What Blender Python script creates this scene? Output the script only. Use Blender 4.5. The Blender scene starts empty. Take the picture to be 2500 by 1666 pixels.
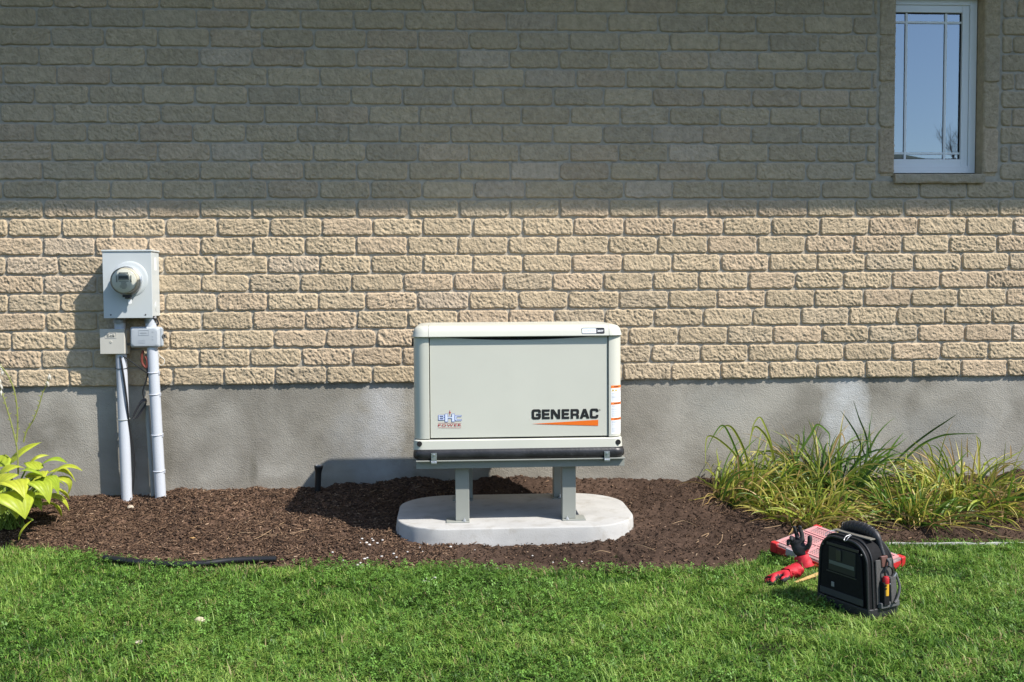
import bpy, bmesh, math, random
import numpy as np
from mathutils import Vector, Matrix, Euler

# ------------------------------------------------------------------ scene, camera, light
S = bpy.context.scene
COL = S.collection
R = math.radians
random.seed(7)
rng = np.random.default_rng(11)

F, CX, CY = 2400.0, 1250.0, 833.0          # focal length in photo pixels, image centre
CAM = np.array([0.0, -6.8623, 1.4755])
YAW, PIT, ROLL = 0.0578855, 0.0490273, -0.0061186

cam_d = bpy.data.cameras.new('camera'); cam = bpy.data.objects.new('camera', cam_d)
COL.objects.link(cam); S.camera = cam
cam_d.sensor_width = 36.0; cam_d.lens = 36.0 * F / 2500.0
cam_d.clip_start = 0.05; cam_d.clip_end = 3000
cam.location = CAM
cam.matrix_world = Matrix.Translation(Vector(CAM)) @ Matrix.Rotation(-YAW, 4, 'Z') @ Matrix.Rotation(R(90) - PIT, 4, 'X') @ Matrix.Rotation(ROLL, 4, 'Z')

SUN_TO = Vector((0.74, -0.50, 1.0)).normalized()
world = bpy.data.worlds.new('World'); S.world = world; world.use_nodes = True
wn = world.node_tree.nodes; bg = wn['Background']
sky = wn.new('ShaderNodeTexSky'); sky.sky_type = 'NISHITA'; sky.sun_disc = False
sky.sun_elevation = math.asin(SUN_TO.z); sky.sun_rotation = math.atan2(SUN_TO.x, SUN_TO.y)
sky.air_density = 1.0; sky.dust_density = 0.6; sky.ozone_density = 2.6
world.node_tree.links.new(sky.outputs[0], bg.inputs[0]); bg.inputs[1].default_value = 0.135
sun_d = bpy.data.lights.new('sun', 'SUN'); sun = bpy.data.objects.new('sun', sun_d); COL.objects.link(sun)
sun_d.energy = 4.7; sun_d.angle = R(0.6); sun_d.color = (1.0, 0.945, 0.875)
sun.rotation_euler = (-SUN_TO).to_track_quat('-Z', 'Y').to_euler(); sun.location = (6, -6, 9)
S.view_settings.view_transform = 'Standard'; S.view_settings.look = 'None'
S.view_settings.exposure = 0.60; S.view_settings.gamma = 1.0
S.render.resolution_x = 1024; S.render.resolution_y = 682

# ------------------------------------------------------------------ photo pixel -> place
def ray(x, y):
    u, v = x - CX, y - CY
    c, s = math.cos(ROLL), math.sin(ROLL); u, v = c * u + s * v, -s * u + c * v
    a, b, w = u, F, -v
    c, s = math.cos(PIT), math.sin(PIT); b, w = c * b + s * w, -s * b + c * w
    c, s = math.cos(YAW), math.sin(YAW); a, b = c * a + s * b, -s * a + c * b
    return Vector((a, b, w))
def P(x, y, Y=0.0):
    r = ray(x, y); return Vector(CAM) + r * ((Y - CAM[1]) / r.y)
def GZ(x, y, z=0.0):
    r = ray(x, y); return Vector(CAM) + r * ((z - CAM[2]) / r.z)

# ------------------------------------------------------------------ noise
def _h(i, j, k, s):
    n = (i * 73856093) ^ (j * 19349663) ^ (k * 83492791) ^ (s * 2654435761)
    n = (n ^ (n >> 13)) * 1274126177 & 0xffffffff
    n = (n ^ (n >> 16)) * 2246822519 & 0xffffffff
    return ((n ^ (n >> 15)) & 0xffff) / 32767.5 - 1.0
def vnoise(x, y, z=0.0, s=1):
    x, y, z = np.broadcast_arrays(np.asarray(x, float), np.asarray(y, float), np.asarray(z, float))
    xi, yi, zi = np.floor(x).astype(np.int64), np.floor(y).astype(np.int64), np.floor(z).astype(np.int64)
    fx, fy, fz = x - xi, y - yi, z - zi
    fx, fy, fz = [t * t * t * (t * (t * 6 - 15) + 10) for t in (fx, fy, fz)]
    r = 0
    for a in (0, 1):
        for b in (0, 1):
            for c in (0, 1):
                w = (fx if a else 1 - fx) * (fy if b else 1 - fy) * (fz if c else 1 - fz)
                r = r + w * _h(xi + a, yi + b, zi + c, s)
    return r
def fbm(x, y, z=0.0, s=1, o=3):
    r = 0; a = 1.0
    for i in range(o):
        r = r + a * vnoise(x * 2 ** i, y * 2 ** i, z, s + i * 17); a *= 0.5
    return r

# ------------------------------------------------------------------ materials
MATS = {}
def M(name, col=(0.5, 0.5, 0.5), rough=0.6, metal=0.0, attr=False, var=0.0, vscale=8.0, bump=0.0, bscale=200.0,
      spec=0.5, trans=0.0, coat=0.0, dirt=None, subs=0.0, bdet=6.0):
    if name in MATS: return MATS[name]
    m = bpy.data.materials.new(name); m.use_nodes = True; MATS[name] = m
    nt = m.node_tree; N = nt.nodes; L = nt.links; b = N['Principled BSDF']
    b.inputs['Roughness'].default_value = rough; b.inputs['Metallic'].default_value = metal
    b.inputs['Specular IOR Level'].default_value = spec
    b.inputs['Coat Weight'].default_value = coat
    tc = N.new('ShaderNodeTexCoord')
    if attr:
        at = N.new('ShaderNodeAttribute'); at.attribute_name = 'Col'; csock = at.outputs['Color']
    else:
        rgb = N.new('ShaderNodeRGB'); rgb.outputs[0].default_value = (*col, 1); csock = rgb.outputs[0]
    if var:
        n = N.new('ShaderNodeTexNoise'); n.inputs['Scale'].default_value = vscale; n.inputs['Detail'].default_value = 6
        L.new(tc.outputs['Object'], n.inputs['Vector'])
        mr = N.new('ShaderNodeMapRange'); mr.inputs[1].default_value = 0.3; mr.inputs[2].default_value = 0.7
        mr.inputs[3].default_value = 1 - var; mr.inputs[4].default_value = 1 + var
        L.new(n.outputs['Fac'], mr.inputs[0])
        mx = N.new('ShaderNodeVectorMath'); mx.operation = 'SCALE'
        L.new(csock, mx.inputs[0]); L.new(mr.outputs[0], mx.inputs['Scale']); csock = mx.outputs[0]
    for dc, ds, th, am in (dirt or ()):        # (colour, scale, threshold, amount): stains with a shape of their own
        n = N.new('ShaderNodeTexNoise'); n.inputs['Scale'].default_value = ds; n.inputs['Detail'].default_value = 8; n.inputs['Roughness'].default_value = 0.65
        L.new(tc.outputs['Object'], n.inputs['Vector'])
        mr = N.new('ShaderNodeMapRange'); mr.inputs[1].default_value = th; mr.inputs[2].default_value = th + 0.2; mr.inputs[4].default_value = am
        L.new(n.outputs['Fac'], mr.inputs[0])
        mx = N.new('ShaderNodeMix'); mx.data_type = 'RGBA'; mx.inputs[7].default_value = (*dc, 1)
        L.new(mr.outputs[0], mx.inputs[0]); L.new(csock, mx.inputs[6]); csock = mx.outputs[2]
    L.new(csock, b.inputs['Base Color'])
    if bump:
        n = N.new('ShaderNodeTexNoise'); n.inputs['Scale'].default_value = bscale; n.inputs['Detail'].default_value = bdet
        L.new(tc.outputs['Object'], n.inputs['Vector'])
        bp = N.new('ShaderNodeBump'); bp.inputs['Strength'].default_value = 1.0; bp.inputs['Distance'].default_value = bump
        L.new(n.outputs['Fac'], bp.inputs['Height']); L.new(bp.outputs[0], b.inputs['Normal'])
    if subs:                                   # leaf translucency
        tr = N.new('ShaderNodeBsdfTranslucent'); L.new(csock, tr.inputs['Color'])
        ms = N.new('ShaderNodeMixShader'); ms.inputs[0].default_value = subs
        out = N['Material Output']
        L.new(b.outputs[0], ms.inputs[1]); L.new(tr.outputs[0], ms.inputs[2]); L.new(ms.outputs[0], out.inputs[0])
    return m

brick_m = M('split_face_brick', attr=True, rough=0.9, spec=0.2, var=0.14, vscale=28, bump=0.0062, bscale=105, bdet=4, dirt=[((0.38, 0.34, 0.28), 10, 0.58, 0.25), ((0.24, 0.21, 0.165), 70, 0.66, 0.45)])
mortar_m = M('mortar', (0.43, 0.385, 0.31), 0.95, spec=0.15, var=0.16, vscale=20, bump=0.002, bscale=250)
found_m = None
soil_m = M('mulch_soil', attr=True, rough=0.95, spec=0.15, var=0.35, vscale=60, bump=0.004, bscale=180)
chip_m = M('mulch_chip', attr=True, rough=0.85, spec=0.2)
grass_m = M('grass_blades', attr=True, rough=0.5, spec=0.3, subs=0.34)
leaf_m = M('plant_leaf', attr=True, rough=0.42, spec=0.42, subs=0.36, var=0.10, vscale=45)
lawn_m = M('lawn_ground', (0.022, 0.028, 0.010), 0.95, spec=0.1, var=0.5, vscale=14, bump=0.01, bscale=90)
bisque = M('bisque_painted_metal', (0.585, 0.585, 0.505), 0.38, spec=0.45, var=0.03, vscale=3, bump=0.0005, bscale=6, bdet=2, dirt=[((0.45, 0.43, 0.37), 5, 0.58, 0.22)])
bisque_door = M('bisque_door_paint', (0.585, 0.585, 0.505), 0.42, spec=0.45, var=0.03, vscale=2.2, bump=0.0005, bscale=5, bdet=2, dirt=[((0.47, 0.46, 0.40), 4, 0.58, 0.18)])
black_m = M('black_gap', (0.008, 0.008, 0.008), 0.8)
bumper_m = M('black_composite', (0.022, 0.022, 0.024), 0.42, spec=0.5, var=0.5, vscale=9, bump=0.0015, bscale=60, dirt=[((0.14, 0.14, 0.145), 11, 0.56, 0.6)])
stand_m = M('grey_stand_paint', (0.27, 0.28, 0.25), 0.5, var=0.04, vscale=6)
galv_m = M('galvanised_steel', (0.62, 0.64, 0.66), 0.35, 0.9, var=0.12, vscale=60)
pad_m = M('cast_concrete', (0.43, 0.425, 0.405), 0.9, spec=0.25, var=0.10, vscale=6, bump=0.0014, bscale=160, dirt=[((0.10, 0.095, 0.08), 62, 0.62, 0.9), ((0.27, 0.245, 0.20), 9, 0.52, 0.6)])
box_m = M('grey_meter_paint', (0.53, 0.565, 0.565), 0.42, spec=0.45, var=0.03, vscale=4)
bell_m = M('beige_plastic', (0.50, 0.485, 0.43), 0.5, var=0.03, vscale=9)
greybox_m = M('light_grey_plastic', (0.41, 0.445, 0.475), 0.45, var=0.03, vscale=9)
pvc_m = M('grey_pvc', (0.50, 0.53, 0.575), 0.38, spec=0.5, var=0.03, vscale=5, dirt=[((0.45, 0.45, 0.43), 6, 0.6, 0.3)])
pipe_m = M('dull_grey_pipe', (0.30, 0.32, 0.31), 0.6)
cable_m = M('black_cable', (0.012, 0.012, 0.013), 0.45)
white_m = M('white_vinyl', (0.84, 0.85, 0.84), 0.4, spec=0.45)
ink_m = M('black_ink', (0.012, 0.012, 0.012), 0.5)
orange_m = M('orange_ink', (0.80, 0.16, 0.01), 0.45)

# ------------------------------------------------------------------ object helpers
def tag(o, label=None, cat=None, group=None, kind=None):
    if label: o['label'] = label
    if cat: o['category'] = cat
    if group: o['group'] = group
    if kind: o['kind'] = kind
    return o
def thing(name, label, cat, loc=(0, 0, 0), rz=0.0, group=None):
    o = bpy.data.objects.new(name, None); COL.objects.link(o); o.empty_display_size = 0.05
    o.location = loc; o.rotation_euler = (0, 0, rz)
    return tag(o, label, cat, group)
def link(name, me, mats, parent=None, world_coords=True):
    o = bpy.data.objects.new(name, me); COL.objects.link(o)
    for m in (mats if isinstance(mats, (list, tuple)) else [mats]): me.materials.append(m)
    if parent:
        o.parent = parent
        if world_coords:
            o.matrix_parent_inverse = parent_world(parent).inverted()
    return o
def parent_world(o):
    m = Matrix.Translation(o.location) @ o.rotation_euler.to_matrix().to_4x4() if o.parent is None else Matrix.Identity(4)
    if o.parent is not None: m = parent_world(o.parent) @ o.matrix_parent_inverse
    return m

class MB:
    """collects shapes and links them as ONE mesh object"""
    def __init__(s): s.v = []; s.f = []; s.m = []; s.c = []; s.mi = 0; s.col = (1, 1, 1)
    def add(s, vs, fs):
        b = len(s.v); s.v += [tuple(v) for v in vs]; s.c += [s.col] * len(vs)
        s.f += [tuple(i + b for i in f) for f in fs]; s.m += [s.mi] * len(fs)
    def box(s, x0, x1, y0, y1, z0, z1):
        s.add([(x, y, z) for z in (z0, z1) for y in (y0, y1) for x in (x0, x1)],
              [(0, 2, 3, 1), (4, 5, 7, 6), (0, 1, 5, 4), (2, 6, 7, 3), (0, 4, 6, 2), (1, 3, 7, 5)])
    def rings(s, rs, cap0=True, cap1=True, closed=True):
        n = len(rs[0]); vs = [p for r in rs for p in r]; fs = []
        for i in range(len(rs) - 1):
            for j in range(n if closed else n - 1):
                k = (j + 1) % n
                fs.append((i * n + j, i * n + k, (i + 1) * n + k, (i + 1) * n + j))
        if cap0: fs.append(tuple(range(n))[::-1])
        if cap1: fs.append(tuple(range((len(rs) - 1) * n, len(rs) * n)))
        s.add(vs, fs)
    def tube(s, pts, r, n=10, caps=True):
        pts = [Vector(p) for p in pts]; rs = []
        rad = r if isinstance(r, (list, tuple)) else [r] * len(pts)
        prev = None
        for i, p in enumerate(pts):
            t = (pts[min(i + 1, len(pts) - 1)] - pts[max(i - 1, 0)]).normalized()
            if prev is None:
                a = Vector((0, 0, 1)) if abs(t.z) < 0.9 else Vector((1, 0, 0))
                u = t.cross(a).normalized()
            else:
                u = (prev - t * prev.dot(t)).normalized()
            prev = u; w = t.cross(u)
            rs.append([p + (u * math.cos(2 * math.pi * k / n) + w * math.sin(2 * math.pi * k / n)) * rad[i] for k in range(n)])
        s.rings(rs, caps, caps)
    def lathe(s, prof, org, axis, n=32, cap0=True, cap1=True):
        axis = Vector(axis).normalized(); a = Vector((0, 0, 1)) if abs(axis.z) < 0.9 else Vector((1, 0, 0))
        u = axis.cross(a).normalized(); w = axis.cross(u); org = Vector(org)
        s.rings([[org + axis * h + (u * math.cos(2 * math.pi * k / n) + w * math.sin(2 * math.pi * k / n)) * r for k in range(n)] for r, h in prof], cap0, cap1)
    def prism(s, poly, axis, a, b):
        """poly of 2D points; axis 'y' -> (x,z) points extruded a..b in y; 'z' -> (x,y)"""
        f = (lambda p, t: (p[0], t, p[1])) if axis == 'y' else ((lambda p, t: (p[0], p[1], t)) if axis == 'z' else (lambda p, t: (t, p[0], p[1])))
        s.rings([[f(p, a) for p in poly], [f(p, b) for p in poly]])
    def build(s, name, mats, parent=None, bevel=0.0, seg=2, smooth=True, angle=40, world_coords=True, col=False):
        me = bpy.data.meshes.new(name); me.from_pydata(s.v, [], s.f)
        me.polygons.foreach_set('material_index', s.m)
        if col:
            at = me.color_attributes.new('Col', 'FLOAT_COLOR', 'POINT')
            at.data.foreach_set('color', np.array([(*c, 1) for c in s.c], np.float32).ravel())
        bm = bmesh.new(); bm.from_mesh(me)
        bmesh.ops.recalc_face_normals(bm, faces=bm.faces)
        if bevel:
            es = [e for e in bm.edges if len(e.link_faces) == 2 and e.calc_face_angle(0) > R(30)]
            bmesh.ops.bevel(bm, geom=es, offset=bevel, segments=seg, affect='EDGES', profile=0.5, clamp_overlap=True)
        bm.to_mesh(me); bm.free()
        if smooth:
            me.shade_smooth(); me.set_sharp_from_angle(angle=R(max(angle, 50) if bevel else angle))
        o = link(name, me, mats, parent, world_coords)
        if bevel and smooth:
            w = o.modifiers.new('normals', 'WEIGHTED_NORMAL'); w.mode = 'FACE_AREA'; w.weight = 90; w.keep_sharp = True
        return o

def big_mesh(name, v, quads, tris, col, mats, parent=None, smooth=True):
    me = bpy.data.meshes.new(name)
    v = np.asarray(v, np.float32); nq = len(quads); nt = len(tris)
    me.vertices.add(len(v)); me.vertices.foreach_set('co', v.ravel())
    lv = np.concatenate([np.asarray(quads, np.int32).ravel(), np.asarray(tris, np.int32).ravel()]).astype(np.int32)
    me.loops.add(len(lv)); me.loops.foreach_set('vertex_index', lv)
    me.polygons.add(nq + nt)
    st = np.concatenate([np.arange(nq) * 4, nq * 4 + np.arange(nt) * 3]).astype(np.int32)
    me.polygons.foreach_set('loop_start', st)
    me.update(calc_edges=True); me.validate()
    if col is not None:
        at = me.color_attributes.new('Col', 'FLOAT_COLOR', 'POINT')
        c = np.ones((len(v), 4), np.float32); c[:, :3] = col
        at.data.foreach_set('color', c.ravel())
    if smooth: me.shade_smooth()
    return link(name, me, mats, parent)

def rrect(x0, x1, y0, y1, r, n=8):
    out = []
    for cx, cy, a0 in ((x1 - r, y0 + r, -90), (x1 - r, y1 - r, 0), (x0 + r, y1 - r, 90), (x0 + r, y0 + r, 180)):
        for k in range(n + 1):
            a = R(a0 + 90 * k / n); out.append((cx + r * math.cos(a), cy + r * math.sin(a)))
    return out
def text_mesh(body, x0, x1, z0, z1, bold=0.0, shear=0.0, space=1.0):
    """lettering flattened into the box x0..x1, z0..z1: returns mesh with verts (x, 0, z)"""
    cu = bpy.data.curves.new('lettering', 'FONT'); cu.body = body; cu.offset = bold; cu.shear = shear; cu.space_character = space
    cu.resolution_u = 4
    ob = bpy.data.objects.new('lettering', cu); COL.objects.link(ob)
    dg = bpy.context.evaluated_depsgraph_get(); dg.update()
    me = bpy.data.meshes.new_from_object(ob.evaluated_get(dg))
    bpy.data.objects.remove(ob); bpy.data.curves.remove(cu)
    n = len(me.vertices); co = np.empty(n * 3); me.vertices.foreach_get('co', co); co = co.reshape(-1, 3)
    mn, mx = co.min(0), co.max(0)
    out = np.zeros_like(co)
    out[:, 0] = x0 + (co[:, 0] - mn[0]) / (mx[0] - mn[0]) * (x1 - x0)
    out[:, 2] = z0 + (co[:, 1] - mn[1]) / (mx[1] - mn[1]) * (z1 - z0)
    me.vertices.foreach_set('co', out.ravel()); me.update()
    return me
def poly_mesh(polys):
    """filled 2D shape with holes (even-odd), in x,z"""
    cu = bpy.data.curves.new('shape', 'CURVE'); cu.dimensions = '2D'; cu.fill_mode = 'BOTH'
    for p in polys:
        sp = cu.splines.new('POLY'); sp.points.add(len(p) - 1); sp.use_cyclic_u = True
        for q, (x, z) in zip(sp.points, p): q.co = (x * 10, z * 10, 0, 1)
    ob = bpy.data.objects.new('shape', cu); COL.objects.link(ob)
    dg = bpy.context.evaluated_depsgraph_get(); dg.update()
    me = bpy.data.meshes.new_from_object(ob.evaluated_get(dg))
    bpy.data.objects.remove(ob); bpy.data.curves.remove(cu)
    for v in me.vertices: v.co = (v.co.x / 10, 0, v.co.y / 10)
    return me
def merge(name, meshes, mats, parent=None, y=None, fn=None, world_coords=True):
    """several flat meshes -> one object; mats index = mesh index if list of (mesh, index)"""
    b = MB()
    for me, mi in meshes:
        b.mi = mi
        b.add([fn(v.co) if fn else (v.co.x, v.co.y if y is None else y, v.co.z) for v in me.vertices], [tuple(p.vertices) for p in me.polygons])
    me = bpy.data.meshes.new(name); me.from_pydata(b.v, [], b.f); me.polygons.foreach_set('material_index', b.m); me.update()
    return link(name, me, mats, parent, world_coords)
def inset(poly, t):
    n = len(poly); A = sum(poly[i][0] * poly[(i + 1) % n][1] - poly[(i + 1) % n][0] * poly[i][1] for i in range(n))
    sg = 1 if A > 0 else -1; out = []
    for i in range(n):
        p, q, r = Vector(poly[i - 1]), Vector(poly[i]), Vector(poly[(i + 1) % n])
        d1, d2 = (q - p).normalized(), (r - q).normalized()
        n1, n2 = Vector((-d1.y, d1.x)) * sg, Vector((-d2.y, d2.x)) * sg
        k = n1 + n2; k = k / max(0.25, k.length_squared / 2) if k.length > 1e-6 else n1
        out.append((q.x + k.x * t, q.y + k.y * t))
    return out
def smoothpath(pts, n=6):
    pts = [Vector(p) for p in pts]; out = []
    for i in range(len(pts) - 1):
        p0, p1, p2, p3 = pts[max(i - 1, 0)], pts[i], pts[i + 1], pts[min(i + 2, len(pts) - 1)]
        for k in range(n):
            t = k / n
            out.append(0.5 * ((2 * p1) + (p2 - p0) * t + (2 * p0 - 5 * p1 + 4 * p2 - p3) * t * t + (3 * p1 - p0 - 3 * p2 + p3) * t ** 3))
    out.append(pts[-1]); return out

# ------------------------------------------------------------------ the house
house = thing('brick_house', 'house side of tan split face brick on a grey concrete foundation', 'house', (0, 0, 0))
XL, XR = -5.0, 8.0
ZR0, HROW, WB = CAM[2] + 1.92834, 0.127703, 0.351      # top joint line, course height, brick module
ZB = ZR0 - 20 * HROW                                    # bottom of the brickwork
RTOP = -9
ZTOP = ZR0 - RTOP * HROW
# window opening in the brickwork (metres)
wx0, wx1 = P(2184, 260).x, P(2400, 260).x
wz0, wz1 = P(2290, 424).z, P(2290, 0).z + 0.03
jw = 0.115                                              # jamb stones stand on end
jx0, jx1 = wx0 - jw - 0.012, wx1 + jw + 0.012
class Bricks:
    def __init__(s): s.v = []; s.q = []; s.c = []; s.n = 0
    def brick(s, cx, cz, w, h, col, seed, upright=False, g=0.0056):
        nx, nz = max(5, int(w / g)), max(5, int(h / g))
        u = np.linspace(-1, 1, nx + 1); t = np.linspace(-1, 1, nz + 1)
        U, T = np.meshgrid(u, t)
        X, Z = U * w / 2 * 1.01, T * h / 2 * 1.01
        wx, wz = cx + X, cz + Z
        r = 0.014 + 0.016 * random.random()
        jag = 0.0042 * fbm(wx * 28, wz * 28, seed * 3.1, 5, 2)
        qx, qz = np.abs(X) - w / 2 + r, np.abs(Z) - h / 2 + r
        sd = np.hypot(np.maximum(qx, 0), np.maximum(qz, 0)) + np.minimum(np.maximum(qx, qz), 0) - r + jag + 0.0012
        k = np.clip(-sd / 0.0065, 0, 1); prof = np.sqrt(1 - (1 - k) ** 2)
        a = R(random.uniform(-62, -30)) if random.random() < 0.85 else R(random.uniform(-20, 60))
        if upright: a += R(90)
        A, B = wx * math.cos(a) + wz * math.sin(a), -wx * math.sin(a) + wz * math.cos(a)
        n1 = 1 - 2 * np.abs(vnoise(A * 26, B * 82, seed * 7.7, 3))
        n2 = fbm(A * 80, B * 130, seed * 2.3, 9, 2)
        n3 = fbm(wx * 7, wz * 9, seed * 1.9, 21, 2)
        rel = 0.0027 * n1 + 0.0040 * n2 + 0.0019 * n3
        Y = 0.007 - prof * (0.0185 + rel * np.clip(k * 1.2, 0, 1))
        V = np.stack([wx, Y, wz], -1).reshape(-1, 3)
        i = np.arange(nz)[:, None] * (nx + 1) + np.arange(nx)[None, :]
        q = np.stack([i, i + 1, i + nx + 2, i + nx + 1], -1).reshape(-1, 4) + s.n
        s.v.append(V); s.q.append(q); s.n += len(V)
        s.c.append(np.tile(np.array(col), (len(V), 1)))
def brick_col():
    t = random.random(); base = np.array((0.495, 0.395, 0.264))
    if t < 0.22: base = np.array((0.505, 0.393, 0.268))
    elif t < 0.36: base = np.array((0.47, 0.38, 0.262))
    elif t < 0.42: base = np.array((0.515, 0.415, 0.30))
    return base * random.uniform(0.90, 1.05)
PH = {-1: P(322 / 2.614, 10).x, 0: P(238 / 2.614, 45).x, 1: P(345 / 2.614, 90).x, 2: P(240 / 2.614, 138).x, 3: P(355 / 2.614, 184).x,
      4: P(240 / 2.614, 230).x, 5: P(350 / 2.614, 277).x, 6: P(250 / 2.614, 323).x, 7: P(340 / 2.614, 370).x, 8: P(255 / 2.614, 417).x,
      9: P(362 / 2.614, 462).x, 10: P(272 / 2.614, 508).x, 11: P(35 / 2.904, 555).x, 12: P(325 / 2.904, 600).x, 13: P(45 / 2.904, 648).x,
      14: P(320 / 2.904, 694).x, 15: P(70 / 2.904, 740).x, 16: P(325 / 2.904, 786).x, 17: P(83 / 2.904, 832).x, 18: P(325 / 2.904, 878).x, 19: P(118 / 2.904, 924).x}
BR = Bricks(); J = 0.0085
for r in range(RTOP, 20):
    zc = ZR0 - (r + 0.5) * HROW
    x = PH.get(r, PH[0] if r % 2 == 0 else PH[1]) % WB + XL - 2 * WB - (XL % WB)
    drift = 0.0
    while x < XR:
        wv = WB + random.uniform(-0.007, 0.007) + (-0.03 if (r > 10 and random.random() < 0.03) else 0)
        a, b = x, x + wv; x += wv
        # keep the long-run module
        if a < XL or b > XR: continue
        zlo, zhi = zc - HROW / 2, zc + HROW / 2
        parts = [(a, b)]
        if zhi > wz0 - 0.066 + 0.03 and zlo > wz0 - 0.10 and zlo < wz1 + 0.10:
            parts = []
            if a < jx0: parts.append((a, min(b, jx0)))
            if b > jx1: parts.append((max(a, jx1), b))
        for p, q in parts:
            if q - p < 0.03: continue
            BR.brick((p + q) / 2, zc + random.uniform(-0.0015, 0.0015), q - p - J + random.uniform(-0.003, 0.002), HROW - J + random.uniform(-0.003, 0.001), brick_col(), random.randint(0, 900))
zj = wz0 - 0.005
hj = 0.123 * 2.62
while zj < wz1 + 0.05:                                   # upright jamb bricks both sides of the window
    for xc in (wx0 - jw / 2, wx1 + jw / 2):
        BR.brick(xc, zj + hj / 2, jw, hj - J, brick_col(), random.randint(0, 900), True)
    zj += hj
bw = big_mesh('brick_wall', np.concatenate(BR.v), np.concatenate(BR.q), np.zeros((0, 3), int), np.concatenate(BR.c), brick_m, house)
mb = MB()
for a, b, c, d in ((XL, wx0 - 0.02, ZB + 0.006, ZTOP), (wx1 + 0.02, XR, ZB + 0.006, ZTOP), (wx0 - 0.02, wx1 + 0.02, ZB + 0.006, wz0 - 0.03), (wx0 - 0.02, wx1 + 0.02, wz1 + 0.01, ZTOP)):
    mb.box(a, b, 0.0, 0.10, c, d)
mb.build('mortar_bed', mortar_m, house, smooth=False)
jb = MB()
jb.col = (0.47, 0.37, 0.24)
for a, b in ((wx0 - 0.10, wx0 + 0.001), (wx1 - 0.001, wx1 + 0.10)):
    jb.box(a, b, -0.002, 0.12, wz0 - 0.02, wz1 + 0.02)
jb.box(wx0 - 0.1, wx1 + 0.1, -0.004, 0.12, wz1 + 0.021, wz1 + 0.20)
jb.build('window_jamb', brick_m, house, bevel=0.004, col=True)
# foundation with parged, patchy face
m = bpy.data.materials.new('parged_concrete'); m.use_nodes = True; nt = m.node_tree; N = nt.nodes; L = nt.links; b = N['Principled BSDF']
b.inputs['Roughness'].default_value = 0.93; b.inputs['Specular IOR Level'].default_value = 0.2
tc = N.new('ShaderNodeTexCoord')
n1 = N.new('ShaderNodeTexNoise'); n1.inputs['Scale'].default_value = 2.2; n1.inputs['Detail'].default_value = 7; n1.inputs['Distortion'].default_value = 0.6
cr = N.new('ShaderNodeValToRGB'); e = cr.color_ramp.elements
e[0].position = 0.32; e[0].color = (0.195, 0.180, 0.148, 1); e[1].position = 0.68; e[1].color = (0.37, 0.35, 0.303, 1)
L.new(tc.outputs['Object'], n1.inputs['Vector']); L.new(n1.outputs['Fac'], cr.inputs['Fac'])
# pale efflorescence patches where parging was repaired and one painted patch of bluish shade: fixed marks on the wall
sep = N.new('ShaderNodeSeparateXYZ'); L.new(tc.outputs['Object'], sep.inputs[0])
col = cr.outputs['Color']
n2 = N.new('ShaderNodeTexNoise'); n2.inputs['Scale'].default_value = 7; n2.inputs['Detail'].default_value = 6; L.new(tc.outputs['Object'], n2.inputs['Vector'])
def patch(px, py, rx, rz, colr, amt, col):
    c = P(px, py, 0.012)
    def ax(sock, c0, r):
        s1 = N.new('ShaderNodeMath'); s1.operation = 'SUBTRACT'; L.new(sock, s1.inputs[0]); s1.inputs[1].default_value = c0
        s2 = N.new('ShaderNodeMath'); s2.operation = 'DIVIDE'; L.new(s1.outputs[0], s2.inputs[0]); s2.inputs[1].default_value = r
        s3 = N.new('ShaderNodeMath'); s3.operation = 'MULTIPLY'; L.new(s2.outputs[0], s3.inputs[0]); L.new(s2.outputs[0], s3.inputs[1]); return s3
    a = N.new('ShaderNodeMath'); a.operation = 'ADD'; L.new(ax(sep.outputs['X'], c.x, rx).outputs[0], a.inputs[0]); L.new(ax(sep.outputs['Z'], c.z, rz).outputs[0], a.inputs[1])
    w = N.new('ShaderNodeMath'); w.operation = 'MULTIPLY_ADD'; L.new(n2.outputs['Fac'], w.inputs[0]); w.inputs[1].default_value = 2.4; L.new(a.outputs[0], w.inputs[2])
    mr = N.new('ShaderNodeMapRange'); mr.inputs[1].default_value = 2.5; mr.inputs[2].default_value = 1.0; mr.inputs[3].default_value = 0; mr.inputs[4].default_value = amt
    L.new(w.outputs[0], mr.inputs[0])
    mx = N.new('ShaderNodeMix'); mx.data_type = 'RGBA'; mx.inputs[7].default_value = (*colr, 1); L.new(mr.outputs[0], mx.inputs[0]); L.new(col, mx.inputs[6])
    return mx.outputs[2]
for a in ((935, 1030, 0.15, 0.34, (0.52, 0.52, 0.51), 0.95), (930, 1140, 0.22, 0.14, (0.42, 0.43, 0.44), 0.55), (2065, 1010, 0.17, 0.40, (0.52, 0.53, 0.52), 0.95), (880, 1080, 0.25, 0.3, (0.34, 0.34, 0.33), 0.6), (2300, 1050, 0.4, 0.2, (0.33, 0.33, 0.31), 0.5), (1750, 980, 0.25, 0.2, (0.35, 0.345, 0.31), 0.5), (2120, 1130, 0.12, 0.2, (0.42, 0.43, 0.44), 0.6),  # second entry paints the bluish shade low left of the generator
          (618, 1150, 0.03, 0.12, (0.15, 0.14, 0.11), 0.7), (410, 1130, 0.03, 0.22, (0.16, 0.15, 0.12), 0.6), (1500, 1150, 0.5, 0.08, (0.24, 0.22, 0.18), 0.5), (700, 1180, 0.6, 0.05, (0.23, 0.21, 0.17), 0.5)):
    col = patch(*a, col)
L.new(col, b.inputs['Base Color'])
n3 = N.new('ShaderNodeTexNoise'); n3.inputs['Scale'].default_value = 150; n3.inputs['Detail'].default_value = 5; L.new(tc.outputs['Object'], n3.inputs['Vector'])
n4 = N.new('ShaderNodeTexNoise'); n4.inputs['Scale'].default_value = 12; n4.inputs['Detail'].default_value = 3; L.new(tc.outputs['Object'], n4.inputs['Vector'])
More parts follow.
